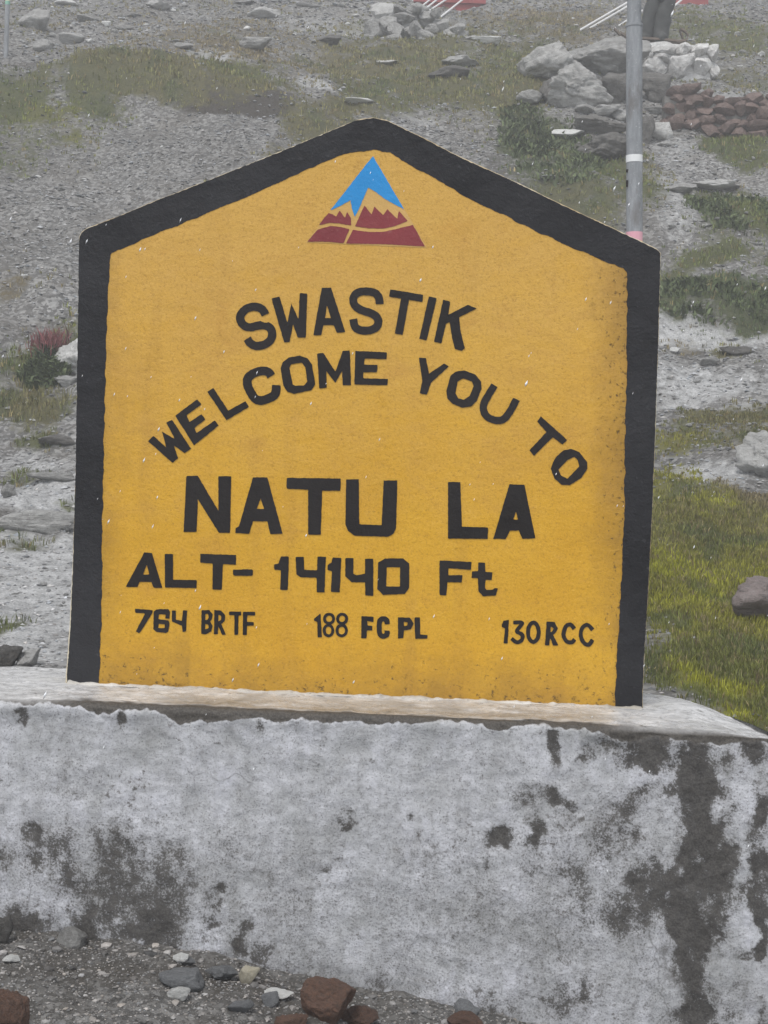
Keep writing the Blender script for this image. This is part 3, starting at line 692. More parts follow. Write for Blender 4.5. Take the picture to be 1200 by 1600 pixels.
def draw(name, ox, oy, sc, shapes, mat, parent=None, off=0.0032, step=1.0):
    T = lambda pts: [(ox + x / sc, oy + y / sc) for x, y in pts]
    allp = []; fs = []
    for sh in shapes:
        if sh[0] == 'P': q = T(sh[1]); allp += q; fs.append((0, q, 0))
        if sh[0] == 'H': fs.append((1, T(sh[1]), 0))
        if sh[0] == 'S': q = T(sh[1]); w_ = sh[2] / sc; allp += [(x - w_, y - w_) for x, y in q] + [(x + w_, y + w_) for x, y in q]; fs.append((2, q, w_))
        if sh[0] == 'O': q = T(sh[1]); w_ = sh[2] / sc; allp += [(x - w_, y - w_) for x, y in q] + [(x + w_, y + w_) for x, y in q]; fs.append((3, q, w_))
    ap = np.array(allp); box = (*ap.min(0), *ap.max(0))
    def fun(X, Y):
        d = np.full(X.shape, 1e9)
        for k, q, w_ in fs:
            if k == 0: d = np.minimum(d, sd_poly(X, Y, q))
            if k == 2: d = np.minimum(d, sd_stroke(X, Y, q, w_))
            if k == 3: d = np.minimum(d, sd_stroke(X, Y, q, w_, True))
        for k, q, w_ in fs:
            if k == 1: d = np.maximum(d, -sd_poly(X, Y, q))
        return d + wob(X, Y, 0.22, 0.45)
    return march(fun, box, step, off, name, mat, parent or sign)
def ell(cx, cy, rx, ry, n=12): return [(cx + rx * math.cos(2 * math.pi * k / n), cy + ry * math.sin(2 * math.pi * k / n)) for k in range(n)]

A6 = (360, 440, 6.0); B6 = (560, 440, 6.0); C6 = (220, 540, 6.0); D4 = (370, 540, 4.8); E4 = (640, 550, 4.0); F3 = (280, 735, 3.3333); L3 = (560, 720, 3.0); G5 = (190, 860, 5.4545); H3 = (420, 860, 3.2432)
letters = [
 (A6, [('S', [(330, 312), (300, 262), (235, 236), (160, 252), (105, 300), (94, 350), (122, 405), (180, 430), (250, 415), (320, 408), (375, 438), (393, 492), (375, 550), (320, 590), (245, 603), (190, 578), (158, 535)], 78)]),
 (A6, [('P', [(385, 158), (462, 140), (535, 385), (572, 205), (640, 355), (650, 108), (722, 112), (708, 525), (632, 525), (588, 400), (555, 568), (505, 572)])]),
 (A6, [('P', [(858, 58), (945, 58), (1080, 475), (1000, 480), (970, 408), (872, 408), (852, 502), (778, 505)]), ('H', [(905, 215), (942, 342), (888, 342)])]),
 (B6, [('S', [(200, 212), (193, 150), (150, 105), (70, 92), (-5, 105), (-45, 150), (-42, 205), (-10, 245), (50, 275), (115, 295), (170, 330), (188, 380), (165, 430), (100, 458), (20, 455), (-30, 425), (-48, 352)], 75)]),
 (B6, [('P', [(298, 72), (608, 125), (600, 192), (475, 172), (415, 500), (342, 488), (400, 160), (290, 142)])]),
 (B6, [('P', [(660, 138), (735, 155), (640, 552), (572, 535)])]),
 (B6, [('P', [(795, 170), (862, 188), (842, 312), (1025, 218), (1112, 252), (945, 335), (955, 450), (998, 625), (970, 650), (905, 632), (880, 540), (855, 378), (820, 400), (778, 580), (708, 565)])]),
 (C6, [('P', [(70, 895), (120, 845), (240, 955), (200, 805), (325, 880), (240, 722), (295, 695), (472, 965), (415, 1008), (310, 935), (352, 1055), (300, 1100)])]),
 (C6, [('P', [(325, 658), (530, 503), (572, 550), (432, 652), (458, 718), (572, 642), (608, 692), (505, 770), (525, 820), (695, 700), (732, 748), (500, 935)])]),
 (C6, [('P', [(625, 432), (682, 397), (822, 608), (985, 520), (1015, 575), (805, 700)])]),
 (D4, [('S', [(260, 230), (238, 200), (195, 190), (130, 207), (84, 245), (82, 295), (108, 355), (142, 400), (185, 412), (240, 395), (288, 365), (298, 296)], 66)]),
 (D4, [('P', [(330, 170), (345, 125), (390, 90), (470, 75), (530, 95), (565, 140), (590, 290), (560, 335), (430, 362), (380, 345), (350, 300)]), ('H', [(395, 165), (410, 140), (490, 128), (515, 165), (528, 270), (505, 298), (440, 302), (420, 290)])]),
 (D4, [('P', [(602, 60), (650, 55), (740, 195), (795, 40), (848, 35), (858, 298), (795, 298), (790, 190), (740, 280), (672, 190), (675, 315), (620, 322)])]),
 (D4, [('P', [(890, 40), (1128, 50), (1122, 102), (958, 98), (955, 142), (1055, 145), (1052, 200), (948, 200), (950, 245), (1135, 250), (1130, 298), (882, 292)])]),
 (E4, [('P', [(58, 35), (102, 38), (122, 135), (215, 72), (247, 90), (135, 190), (108, 268), (63, 258), (80, 180)])]),
 (E4, [('P', [(255, 150), (290, 122), (340, 115), (410, 140), (448, 185), (450, 230), (420, 305), (385, 340), (330, 348), (270, 325), (235, 290), (230, 245)]), ('H', [(300, 185), (335, 165), (390, 185), (400, 215), (375, 275), (340, 298), (305, 290), (287, 260)])]),
 (E4, [('S', [(530, 208), (475, 300), (460, 350), (480, 400), (530, 425), (580, 423), (622, 380), (668, 295)], 46)]),
 (E4, [('P', [(820, 402), (985, 550), (955, 578), (895, 532), (778, 648), (748, 615), (855, 500), (798, 435)])]),
 (E4, [('P', [(920, 650), (960, 615), (1010, 605), (1060, 625), (1110, 690), (1110, 730), (1075, 785), (1000, 832), (950, 830), (905, 790), (882, 730), (895, 690)]), ('H', [(930, 735), (985, 675), (1030, 655), (1050, 675), (1060, 715), (985, 792), (945, 770)])]),
 (F3, [('P', [(38, 28), (98, 28), (205, 210), (205, 30), (272, 30), (266, 325), (208, 325), (98, 150), (92, 320), (24, 320)])]),
 (F3, [('P', [(385, 36), (460, 36), (540, 330), (475, 332), (460, 265), (385, 265), (365, 330), (292, 325), (295, 300), (312, 290)]), ('H', [(425, 145), (442, 200), (405, 200)])]),
 (F3, [('P', [(560, 38), (842, 42), (840, 106), (745, 106), (738, 335), (672, 335), (672, 100), (560, 95)])]),
 (F3, [('P', [(870, 46), (936, 46), (938, 280), (1055, 285), (1065, 52), (1136, 52), (1130, 300), (1115, 330), (1090, 345), (915, 340), (880, 315), (866, 280)])]),
 (L3, [('P', [(420, 98), (478, 100), (485, 308), (608, 312), (606, 366), (420, 364)])]),
 (L3, [('P', [(708, 110), (778, 112), (830, 364), (768, 365), (752, 326), (710, 328), (690, 366), (632, 365)]), ('H', [(738, 238), (748, 275), (726, 275)])]),
 (G5, [('P', [(195, 16), (260, 22), (350, 318), (275, 318), (255, 268), (155, 268), (138, 312), (36, 310)]), ('H', [(215, 122), (240, 205), (185, 205)])]),
 (G5, [('P', [(368, 28), (440, 30), (440, 248), (642, 252), (640, 320), (372, 315)])]),
 (G5, [('P', [(672, 28), (978, 38), (975, 122), (865, 115), (855, 335), (775, 333), (778, 110), (672, 105)])]),
 (H3, [('P', [(865, 50), (1028, 58), (1025, 98), (910, 90), (910, 125), (982, 125), (978, 162), (905, 160), (900, 228), (865, 226)])]),
 (H3, [('P', [(1062, 60), (1096, 62), (1098, 108), (1133, 110), (1130, 150), (1098, 148), (1095, 190), (1105, 200), (1135, 198), (1145, 190), (1160, 192), (1150, 228), (1085, 232), (1062, 205), (1060, 140), (1028, 138), (1030, 105), (1060, 105)])]),
 (G5, [('P', [(682, 508), (750, 508), (778, 545), (770, 590), (755, 605), (778, 640), (765, 690), (720, 715), (680, 710)]), ('H', [(715, 540), (740, 540), (745, 570), (735, 590), (715, 592)]), ('H', [(715, 625), (740, 630), (742, 660), (712, 675)])]),
 (G5, [('P', [(792, 508), (850, 512), (885, 550), (882, 600), (850, 625), (890, 718), (858, 718), (825, 645), (822, 712), (788, 712)]), ('H', [(828, 545), (850, 560), (848, 590), (826, 605)])]),
 (G5, [('P', [(915, 520), (1020, 520), (1020, 552), (998, 552), (995, 718), (962, 718), (962, 550), (918, 552)])]),
 (G5, [('P', [(1035, 522), (1140, 522), (1138, 555), (1072, 552), (1070, 608), (1130, 610), (1128, 640), (1070, 640), (1068, 720), (1035, 718)])]),
 (H3, [('P', [(470, 332), (532, 336), (530, 362), (500, 358), (500, 380), (525, 382), (525, 405), (498, 405), (495, 445), (468, 445)])]),
 (H3, [('S', [(600, 374), (597, 352), (578, 346), (562, 360), (561, 415), (575, 433), (597, 428), (600, 405)], 26)]),
 (H3, [('P', [(655, 338), (715, 340), (735, 370), (720, 400), (685, 405), (682, 445), (655, 445)]), ('H', [(685, 360), (705, 365), (703, 380), (685, 383)])]),
 (H3, [('P', [(738, 338), (766, 338), (768, 425), (805, 428), (803, 446), (742, 448)])]),
 (L3, [('P', [(882, 752), (920, 755), (935, 785), (925, 805), (912, 815), (938, 865), (912, 865), (898, 825), (895, 865), (874, 865)]), ('H', [(902, 775), (915, 785), (908, 800), (900, 803)])]),
 (L3, [('S', [(1012, 787), (995, 767), (972, 777), (961, 815), (975, 845), (1000, 850), (1014, 836)], 19)]),
 (L3, [('S', [(1098, 792), (1075, 769), (1051, 780), (1042, 815), (1055, 850), (1078, 862), (1098, 838)], 19)]),
]
digits = [
 (H3, [('P', [(62, 30), (103, 30), (97, 200), (58, 200), (62, 100), (28, 98), (28, 72), (50, 65)])]),
 (H3, [('P', [(136, 32), (178, 32), (180, 98), (245, 100), (247, 30), (290, 32), (283, 212), (243, 212), (243, 138), (160, 135), (140, 120)])]),
 (H3, [('P', [(325, 35), (368, 38), (360, 212), (315, 210), (320, 105), (297, 98), (300, 72), (318, 62)])]),
 (H3, [('P', [(388, 38), (430, 38), (428, 118), (445, 125), (488, 118), (488, 42), (530, 42), (530, 230), (490, 228), (488, 162), (420, 160), (388, 130)])]),
 (H3, [('P', [(555, 60), (590, 40), (680, 40), (712, 65), (712, 190), (690, 220), (580, 225), (550, 195)]), ('H', [(598, 85), (665, 85), (665, 182), (595, 182)])]),
 (G5, [('P', [(115, 495), (268, 508), (265, 530), (165, 690), (150, 703), (122, 690), (200, 540), (190, 535), (120, 530)])]),
 (G5, [('P', [(275, 520), (300, 500), (400, 500), (415, 520), (410, 580), (375, 578), (378, 545), (320, 545), (315, 585), (400, 595), (412, 620), (400, 690), (380, 703), (300, 695), (272, 670)]), ('H', [(318, 625), (370, 628), (370, 662), (315, 660)])]),
 (G5, [('P', [(430, 512), (465, 512), (465, 590), (515, 600), (525, 508), (560, 512), (550, 690), (520, 695), (515, 640), (430, 605)])]),
 (H3, [('P', [(262, 318), (270, 440), (248, 440), (246, 362), (228, 355), (230, 345)])]),
 (H3, [('O', ell(306, 346, 23, 23), 15), ('O', ell(303, 405, 22, 27), 15)]),
 (H3, [('O', ell(372, 346, 23, 23), 15), ('O', ell(370, 405, 24, 27), 15)]),
 (L3, [('P', [(680, 748), (705, 745), (700, 855), (680, 855), (688, 785), (672, 778), (672, 768)])]),
 (L3, [('S', [(725, 758), (768, 760), (742, 797), (768, 815), (765, 840), (742, 850), (718, 832)], 18)]),
 (L3, [('O', ell(820, 803, 25, 45), 19)]),
]
for (o_, sh) in letters: draw('letter', *o_, sh, M['letter'])
for (o_, sh) in digits: draw('digit', *o_, sh, M['letter'])
draw('hyphen', *G5, [('P', [(955, 163), (1112, 160), (1120, 170), (1118, 210), (1105, 216), (962, 215), (950, 205), (950, 175)])], M['letter'])
Q4 = (440, 180, 4.2857)
emb = draw('emblem', *Q4, [('P', [(612, 268), (975, 888), (165, 852)])], M['tan'], off=0.0021)
emb['label'] = 'triangular mountain emblem painted in blue and maroon'
draw('blue_peak', *Q4, [('P', [(612, 275), (820, 630), (760, 600), (690, 560), (630, 515), (580, 485), (548, 560), (520, 625), (490, 682), (475, 640), (462, 570), (400, 605), (325, 640), (420, 520), (520, 390)])], M['blue'], emb)
for sh in ([(315, 655), (345, 665), (365, 680), (390, 640), (425, 690), (440, 648), (465, 690), (468, 740), (380, 725), (320, 722), (250, 738), (285, 690)],
           [(245, 765), (330, 742), (400, 750), (455, 765), (415, 858), (300, 848), (172, 848)],
           [(555, 605), (603, 665), (622, 612), (680, 670), (708, 630), (775, 695), (785, 640), (845, 708), (770, 740), (690, 760), (580, 758), (492, 745)],
           [(480, 768), (580, 782), (680, 782), (780, 760), (880, 735), (960, 880), (700, 865), (430, 860)]):
    draw('maroon_ridge', *Q4, [('P', sh)], M['maroon'], emb)

# ------------------------------------------------------------------ rocks
def ico(sub):
    import bmesh
    bm = bmesh.new(); bmesh.ops.create_icosphere(bm, subdivisions=sub, radius=1.0)
    v = np.array([x.co[:] for x in bm.verts]); f = np.array([[x.index for x in q.verts] for q in bm.faces]); bm.free()
    return v / np.linalg.norm(v, axis=1)[:, None], f
ICO = {k: ico(k) for k in (1, 2, 3, 4, 5)}
def rock_verts(sub, seed, planes=11, rough=0.05, soft=0.05):
    rg_ = np.random.default_rng(seed); v, f = ICO[sub]
    n = rg_.normal(size=(planes, 3)); n /= np.linalg.norm(n, axis=1)[:, None]
    h = rg_.uniform(0.5, 0.95, planes)
    q = h[None, :] / np.maximum(v @ n.T, 0.05)
    q = np.sort(q, 1)
    r = q[:, 0] - soft * np.exp(-(q[:, 1] - q[:, 0]) / soft) * 0.35
    r = np.minimum(r, 1.25)
    p = v * r[:, None]
    o = rg_.uniform(0, 50, 3)
    d = fbm(p[:, 0] * 2 + o[0], p[:, 1] * 2 + o[1], p[:, 2] * 2 + o[2], 5 if sub > 3 else 2, 0.6) * rough * 2
    if sub > 3: d = d - 0.5 * rough * sstep(0.12, 0.0, np.abs(noise3(p[:, 0] * 2.2 + o[2], p[:, 1] * 2.2 + o[0], p[:, 2] * 3.4 + o[1])))
    p = p + v * d[:, None]
    lo, hi = p.min(0), p.max(0)
    return (p - (lo + hi) / 2) / (hi - lo) * 1.0, f          # unit box
ROCKM = {}
def rock(name, pos, size, mat, seed, rz=0.0, tilt=0.0, roll=0.0, sub=3, sink=0.18, parent=None, rough=0.05):
    key = (sub, seed % 14, mat, rough)
    if key not in ROCKM:
        v, f = rock_verts(sub, 100 + seed % 14, rough=rough, planes=8 if mat == 'rock_rust' else 11, soft=0.02 if mat == 'rock_rust' else 0.05)
        m = bpy.data.meshes.new(name); m.from_pydata(v.tolist(), [], f.tolist()); m.materials.append(M[mat])
        m.polygons.foreach_set('use_smooth', np.ones(len(f), bool)) if sub >= 4 and mat != 'rock_rust' else None
        ROCKM[key] = m
    o = bpy.data.objects.new(name, ROCKM[key]); COL.objects.link(o)
    z = pos[2] + size[2] * (0.5 - sink)
    o.location = (pos[0], pos[1], z); o.scale = size; o.rotation_euler = (tilt, roll, rz)
    if parent is not None:
        o.parent = parent; o.location = Vector(o.location) - parent.location
    return o
def px_rock(name, x0, x1, y0, y1, mat, seed, label, cat='rock', group=None, depth=0.8, sub=4, rz=None, tilt=0.0, roll=0.0, sink=0.15, fronth=False, rough=0.05, back=0.0):
    cx = (x0 + x1) / 2
    p = hit_front(cx, y1) if fronth else hit(cx, y1)
    s = p[1] / F
    wd, ht = (x1 - x0) * s, (y1 - y0) * s
    dp = depth * wd
    q = p + np.array([0, dp * 0.35 + back, 0])
    q[2] = (front_h if fronth else hill_h)(np.array([q[0]]), np.array([q[1]]))[0] if not back else p[2]
    h2 = max(ht - max(0.0, q[2] - p[2]) * 0.5, ht * 0.6) / (1 - sink)
    o = rock(name, (q[0], q[1], min(q[2], p[2] + 0.35 * ht)), (wd * 1.16, dp * 1.1, h2 * 1.12), mat, seed, (0.25 * math.sin(seed * 7.7) if rz is None else rz), tilt, roll, sub, sink, rough=rough)
    tag(o, label, cat, group); return o

# boulder outcrop on the right
px_rock('boulder', 858, 947, 106, 172, 'rock_grey', 1, 'big rounded grey boulder at the front of the outcrop, left of the pole', 'boulder', sub=5, rough=0.09)
px_rock('boulder', 886, 1006, 67, 128, 'rock_grey', 2, 'largest pale-topped boulder at the back of the outcrop, behind the pole', 'boulder', sub=5, sink=0.1, rough=0.07)
px_rock('boulder', 815, 892, 80, 132, 'rock_grey', 3, 'slanted wedge boulder at the outer left end of the outcrop', 'boulder', sub=5, roll=-0.35, sink=0.1, rough=0.08)
px_rock('boulder', 864, 914, 92, 118, 'rock_grey', 4, 'flat slab wedged between the wedge boulder and the large boulder', 'boulder', depth=1.2, sub=4)
px_rock('boulder', 938, 988, 122, 168, 'rock_dark', 5, 'dark squat boulder under the large pale-topped boulder', 'boulder', sub=4)
px_rock('boulder', 998, 1048, 117, 164, 'rock_dark', 6, 'dark boulder below the whitewashed plinth, right of the pole', 'boulder', sub=4, rough=0.09)
px_rock('rock', 810, 846, 143, 166, 'rock_grey', 7, 'blocky grey rock low at the left foot of the outcrop', depth=1.0)
px_rock('rock', 845, 872, 130, 166, 'rock_dark', 8, 'upright dark rock tucked against the left of the big front boulder', depth=.9)
px_rock('rock', 900, 936, 164, 182, 'rock_grey', 9, 'flat ledge rock right under the big front boulder', depth=1.1)
px_rock('rock', 930, 966, 166, 184, 'rock_pale', 10, 'pale ledge rock beside the flat ledge rock below the outcrop', depth=1.0)
px_rock('rock', 956, 984, 172, 190, 'rock_grey', 11, 'small ledge rock touching the left of the pole below the outcrop', depth=1.0)
px_rock('rock', 866, 910, 202, 219, 'stone_white', 12, 'white flat oval rock lying on the grass below the outcrop', depth=.8)
px_rock('rock', 906, 984, 214, 256, 'rock_dark', 13, 'dark mossy ledge with flat pale top, left of the white band on the pole', depth=.9, sub=5, rough=.08)
px_rock('rock', 900, 980, 180, 216, 'rock_dark', 0, 'dark mossy step of rock between outcrop and lower ledge', depth=.8, sub=5, rough=.08)
px_rock('rock', 1012, 1050, 196, 224, 'rock_pale', 3, 'pale triangular rock at the left end of the red stone wall', depth=.8)
px_rock('rock', 1000, 1022, 186, 228, 'rock_dark', 5, 'dark upright rock between the pole and the pale triangular rock', depth=.8)
px_rock('rock', 1010, 1040, 165, 182, 'rock_grey', 6, 'low grey rock between pole and red stone wall', depth=1.0)
px_rock('rock', 1085, 1160, 282, 302, 'rock_pale', 8, 'long pale slab rock lying in the gravel gully', depth=.7, rz=0.15)
px_rock('rock', 1040, 1086, 288, 304, 'rock_grey', 2, 'shorter grey slab rock next to the long pale slab', depth=.8)
px_rock('rock', 1030, 1058, 222, 230, 'rock_pale', 7, 'thin pale flake on the gravel under the red stone wall', depth=.9)
px_rock('boulder', 1158, 1240, 684, 750, 'rock_pale', 4, 'pale pitted boulder on the grass at the right edge', 'boulder', sub=5, rough=.09)
px_rock('boulder', 1150, 1255, 912, 974, 'rock_purple', 9, 'brownish purple angular boulder in the bright green grass', 'boulder', sub=5, rough=.05, depth=.7)
px_rock('rock', 1096, 1124, 560, 576, 'rock_grey', 5, 'small grey rock on the pale gravel beside the mossy hump')
px_rock('rock', 1128, 1176, 540, 560, 'rock_dark', 11, 'dark mossy hump on the pale gravel flat')
px_rock('rock', 1048, 1062, 544, 554, 'stone_white', 12, 'small white stone on the gravel beside the right border')
px_rock('boulder', 78, 150, 536, 590, 'rock_pale', 2, 'pale boulder beside the red plant, half behind the slab', 'boulder', sub=5, rough=.07)
px_rock('rock', 84, 118, 590, 610, 'rock_grey', 6, 'low grey rock below the pale boulder by the slab')
px_rock('rock', -6, 112, 800, 832, 'rock_grey', 7, 'long low wet slab rock among the sparse tufts', sub=4, depth=.5, rz=-.08)
px_rock('rock', 2, 22, 760, 780, 'rock_grey', 9, 'small rounded grey stone above the long wet slab')
px_rock('rock', -8, 30, 1012, 1042, 'rock_dark', 10, 'dark rock just behind the wall by the pale splinter')
px_rock('rock', 26, 62, 1018, 1042, 'rock_pale', 12, 'pale splinter of rock just behind the wall', roll=-.4)
px_rock('rock', 60, 116, 680, 702, 'rock_dark', 1, 'dark rock close to the slab above the flat gravel')
px_rock('rock', 40, 116, 740, 756, 'rock_grey', 3, 'long thin rock ledge on the gravel beside the slab', depth=.6)
for i, (x0, x1, y0, y1, mt) in enumerate([(26, 72, 14, 44, 'rock_grey'), (84, 118, 0, 9, 'stone_white'), (50, 80, 62, 80, 'rock_grey'), (92, 128, 54, 70, 'rock_pale'), (158, 172, 33, 41, 'stone_white'), (178, 204, 40, 50, 'rock_grey'),
        (228, 264, 2, 16, 'rock_pale'), (396, 436, 13, 32, 'rock_pale'), (376, 418, 61, 80, 'rock_pale'), (268, 300, 66, 78, 'rock_grey'), (370, 395, 0, 8, 'rock_grey'), (195, 218, 20, 27, 'rock_grey'), (120, 150, 22, 34, 'rock_grey'), (465, 500, 5, 13, 'rock_pale')]):
    own = {0: 'large rounded grey rock right beside the thin banded pole', 1: 'white flat rock uphill of the large rounded rock by the banded pole', 2: 'grey rock just downhill of the large rounded rock by the banded pole', 3: 'pale flat rock near the bank edge next to the grey rock by the banded pole',
           8: 'pale block of rock sitting on the pale stony track above the bank edge'}.get(i, 'weathered rock strewn on the stony slope above the grassy bank edge')
    px_rock('rock', x0, x1, y0, y1, mt, i + 2, own, 'rock', 'rocks above the bank edge', sub=4)
px_rock('rock', 494, 530, 55, 71, 'rock_dark', 2, 'dark low rock on the grass left of the stone heap')
px_rock('rock', 730, 782, 56, 70, 'stone_white', 6, 'pale flat rock beside the right foot of the stone heap', depth=.6)
px_rock('rock', 694, 746, 90, 107, 'rock_pale', 8, 'flat-topped pale rock on the grass below the stone heap', depth=.8)
px_rock('rock', 672, 730, 104, 122, 'rock_dark', 13, 'dark rock supporting the flat-topped pale rock', depth=.7)
px_rock('rock', 590, 620, 92, 104, 'rock_pale', 12, 'small pale rock with dark top in the grass below the stone heap')
px_rock('rock', 540, 580, 153, 163, 'stone_white', 5, 'thin white rock at the top of the scree above the slab peak')
px_rock('rock', 672, 704, 228, 246, 'rock_grey', 6, 'grey rock in the scree just above the right slope of the slab')
px_rock('rock', 845, 880, 272, 284, 'rock_grey', 9, 'grey rock in the grass just above the right slope of the slab', depth=.8)
# loose stones
zones = [((40, 720, 2, 80), 46, (6, 15), 'loose stone on the stony upper hillside', 'loose stones on the upper hillside', (26,)),
         ((20, 420, 190, 480), 40, (5, 12), 'loose stone in the grey scree slope', 'loose stones in the scree', ()),
         ((1035, 1195, 240, 470), 26, (7, 16), 'loose stone in the gravel gully right of the slab', 'loose stones in the gully', ()),
         ((1035, 1195, 500, 760), 22, (7, 14), 'loose stone on the pale gravel terraces right of the slab', 'loose stones on the gravel terraces', ()),
         ((0, 110, 640, 1020), 20, (7, 15), 'loose stone on the wet gravel flat left of the slab', 'loose stones on the gravel flat', ()),
         ((760, 970, 30, 340), 18, (6, 13), 'loose stone in the grass around the boulder outcrop', 'loose stones around the outcrop', ()),
         ((1110, 1198, 20, 130), 14, (7, 16), 'loose stone on the slope above the red stone wall', 'loose stones above the red wall', ())]
sidx = 0
for (x0, x1, y0, y1), n, (a0, a1), lab, grp, _ in zones:
    for i in range(n):
        sidx += 1
        px, py = random.uniform(x0, x1), random.uniform(y0, y1)
        p = hit(px, py); wd = random.uniform(a0, a1) * p[1] / F
        ht = wd * random.uniform(0.3, 0.6)
        o = rock('stone', p, (wd, wd * random.uniform(0.6, 1.1), ht), random.choice(['rock_grey', 'rock_pale', 'rock_pale', 'rock_grey', 'stone_white']), sidx, random.uniform(0, 6), random.uniform(-.2, .2), random.uniform(-.2, .2), 2, 0.25)
        tag(o, lab, 'stone', grp)

# heap of stones on the hilltop
hp = hit(640, 61); sc_ = hp[1] / F
heap = empty('stone_heap', hp); tag(heap, 'loose heap of grey field stones piled on the upper slope', 'stone heap')
hs_ = [(585, 45, 26, 26), (600, 26, 34, 34), (606, 36, 24, 18), (625, 30, 36, 18), (640, 38, 26, 22), (617, 48, 22, 22), (603, 48, 20, 16), (655, 22, 22, 12), (648, 12, 20, 14), (668, 26, 22, 14), (672, 36, 26, 12), (652, 46, 22, 24), (634, 52, 24, 14),
       (678, 48, 24, 14), (668, 58, 26, 14), (690, 40, 22, 16), (704, 52, 30, 18), (715, 44, 18, 14), (722, 56, 18, 12), (640, 60, 22, 12), (615, 60, 24, 10), (590, 58, 22, 12), (684, 62, 22, 10), (705, 62, 26, 10), (620, 14, 20, 12), (633, 20, 22, 14), (735, 62, 18, 9), (578, 60, 18, 10), (660, 14, 16, 10), (680, 22, 16, 12), (720, 34, 14, 10)]
for i, (cx, cy, wd, ht) in enumerate(hs_):
    p = at_dist(np.array(float(cx)), np.array(float(cy)), hp[1] + 0.25 + 0.25 * math.sin(i * 2.1) + (60 - cy) * 0.012)
    o = rock('stone', (p[0], p[1], p[2]), (wd * sc_ * 1.25, wd * sc_ * 1.2, ht * sc_ * 1.3), ['rock_grey', 'rock_pale', 'rock_grey'][i % 3], i * 5 + 1, 0.3 * math.sin(i * 3), 0.3 * math.sin(i * 1.7), 0.3 * math.cos(i * 2.3), 3, 0.5, heap)
ball = rock('rubble_core', (hp[0] + 0.05, hp[1] + 0.75, hp[2]), (100 * sc_, 0.6, 34 * sc_), 'rock_dark', 3, 0, 0, 0, 3, 0.2, heap)

# red stone wall
w0, w1_ = hit(1032, 206), hit(1270, 212)
rw = empty('stone_wall', w0); tag(rw, 'low dry wall of reddish brown stones to the right of the pole', 'stone wall')
dirw = w1_ - w0; dirw[2] = 0; Lw = np.linalg.norm(dirw); dirw /= Lw
sw = w0[1] / F
ci = 0
for course in range(5):
    t = -0.05 + 0.1 * (course % 2); zc = course * 13.5 * sw
    while t < Lw:
        wd = random.uniform(14, 36) * sw; ht = random.uniform(13, 19) * sw
        p = w0 + dirw * (t + wd / 2); gz = float(hill_h(np.array([p[0]]), np.array([p[1]]))[0]); gz = min(gz, w0[2] + 0.12)
        drop = 0.0 if t > 0.15 else course * 0.04
        o = rock('stone', (p[0] + drop, p[1] + random.uniform(-.05, .05) + 0.1, gz + zc), (wd * 1.2, 0.36, ht * 1.4), 'rock_redwall', ci * 3 + 2, random.uniform(-.15, .15), random.uniform(-.12, .12), random.uniform(-.1, .1), 2, 0.1, rw)
        ci += 1; t += wd * 0.97
fill_v, fill_f = [], []
bxv = []
for t in (0.05, Lw * 0.5, Lw):
    p = w0 + dirw * t
    gz = min(float(hill_h(np.array([p[0]]), np.array([p[1]]))[0]), w0[2] + 0.12)
    bxv += [(p[0], p[1] + 0.05, gz - 0.1), (p[0], p[1] + 0.05, gz + 56 * sw), (p[0], p[1] + 0.25, gz + 56 * sw), (p[0], p[1] + 0.25, gz - 0.1)]
bf = [[0, 1, 2, 3], [11, 10, 9, 8]] + [[i * 4 + k, (i + 1) * 4 + k, (i + 1) * 4 + (k + 1) % 4, i * 4 + (k + 1) % 4] for i in (0, 1) for k in range(4)]
mk('earth_core', bxv, bf, M['rock_dark'], rw)

# whitewashed plinth
pp = hit(1060, 126); sp_ = pp[1] / F
pl = empty('statue_plinth', pp); tag(pl, 'whitewashed rough stone plinth under the dark statue', 'plinth')
pst = [(1001, 66, 1017, 96), (1008, 66, 1056, 90), (1000, 92, 1042, 124), (1040, 90, 1082, 126), (1052, 68, 1078, 90), (1072, 70, 1104, 94), (1080, 92, 1110, 126), (1100, 74, 1122, 100), (1104, 98, 1120, 124), (996, 70, 1010, 120), (1018, 84, 1050, 100)]
for i, (x0, y0, x1, y1) in enumerate(pst):
    p = at_dist(np.array((x0 + x1) / 2.0), np.array((y0 + y1) / 2.0), pp[1] + 0.30)
    rock('stone', p, ((x1 - x0) * sp_ * 1.14, 0.6 + 0.05 * math.sin(i * 3), (y1 - y0) * sp_ * 1.14), 'plinth_stone', i * 3 + 1, 0.1 * math.sin(i), 0.06 * math.sin(2 * i), 0.06 * math.cos(3 * i), 3, 0.5, pl)
a0_ = at_dist(np.array(1002.), np.array(124.), pp[1] + 0.2); b0_ = at_dist(np.array(1112.), np.array(72.), pp[1] + 0.2)
cv_, cf_ = [], []
for yy in (0.0, 0.75):
    cv_ += [(a0_[0], a0_[1] + yy, a0_[2] - 0.3), (b0_[0], a0_[1] + yy, a0_[2] - 0.3), (b0_[0], a0_[1] + yy, b0_[2]), (a0_[0], a0_[1] + yy, b0_[2] + 0.03)]
mk('rubble_core', cv_, [[0, 1, 2, 3], [7, 6, 5, 4], [0, 4, 5, 1], [1, 5, 6, 2], [2, 6, 7, 3], [3, 7, 4, 0]], M['plinth_stone'], pl)

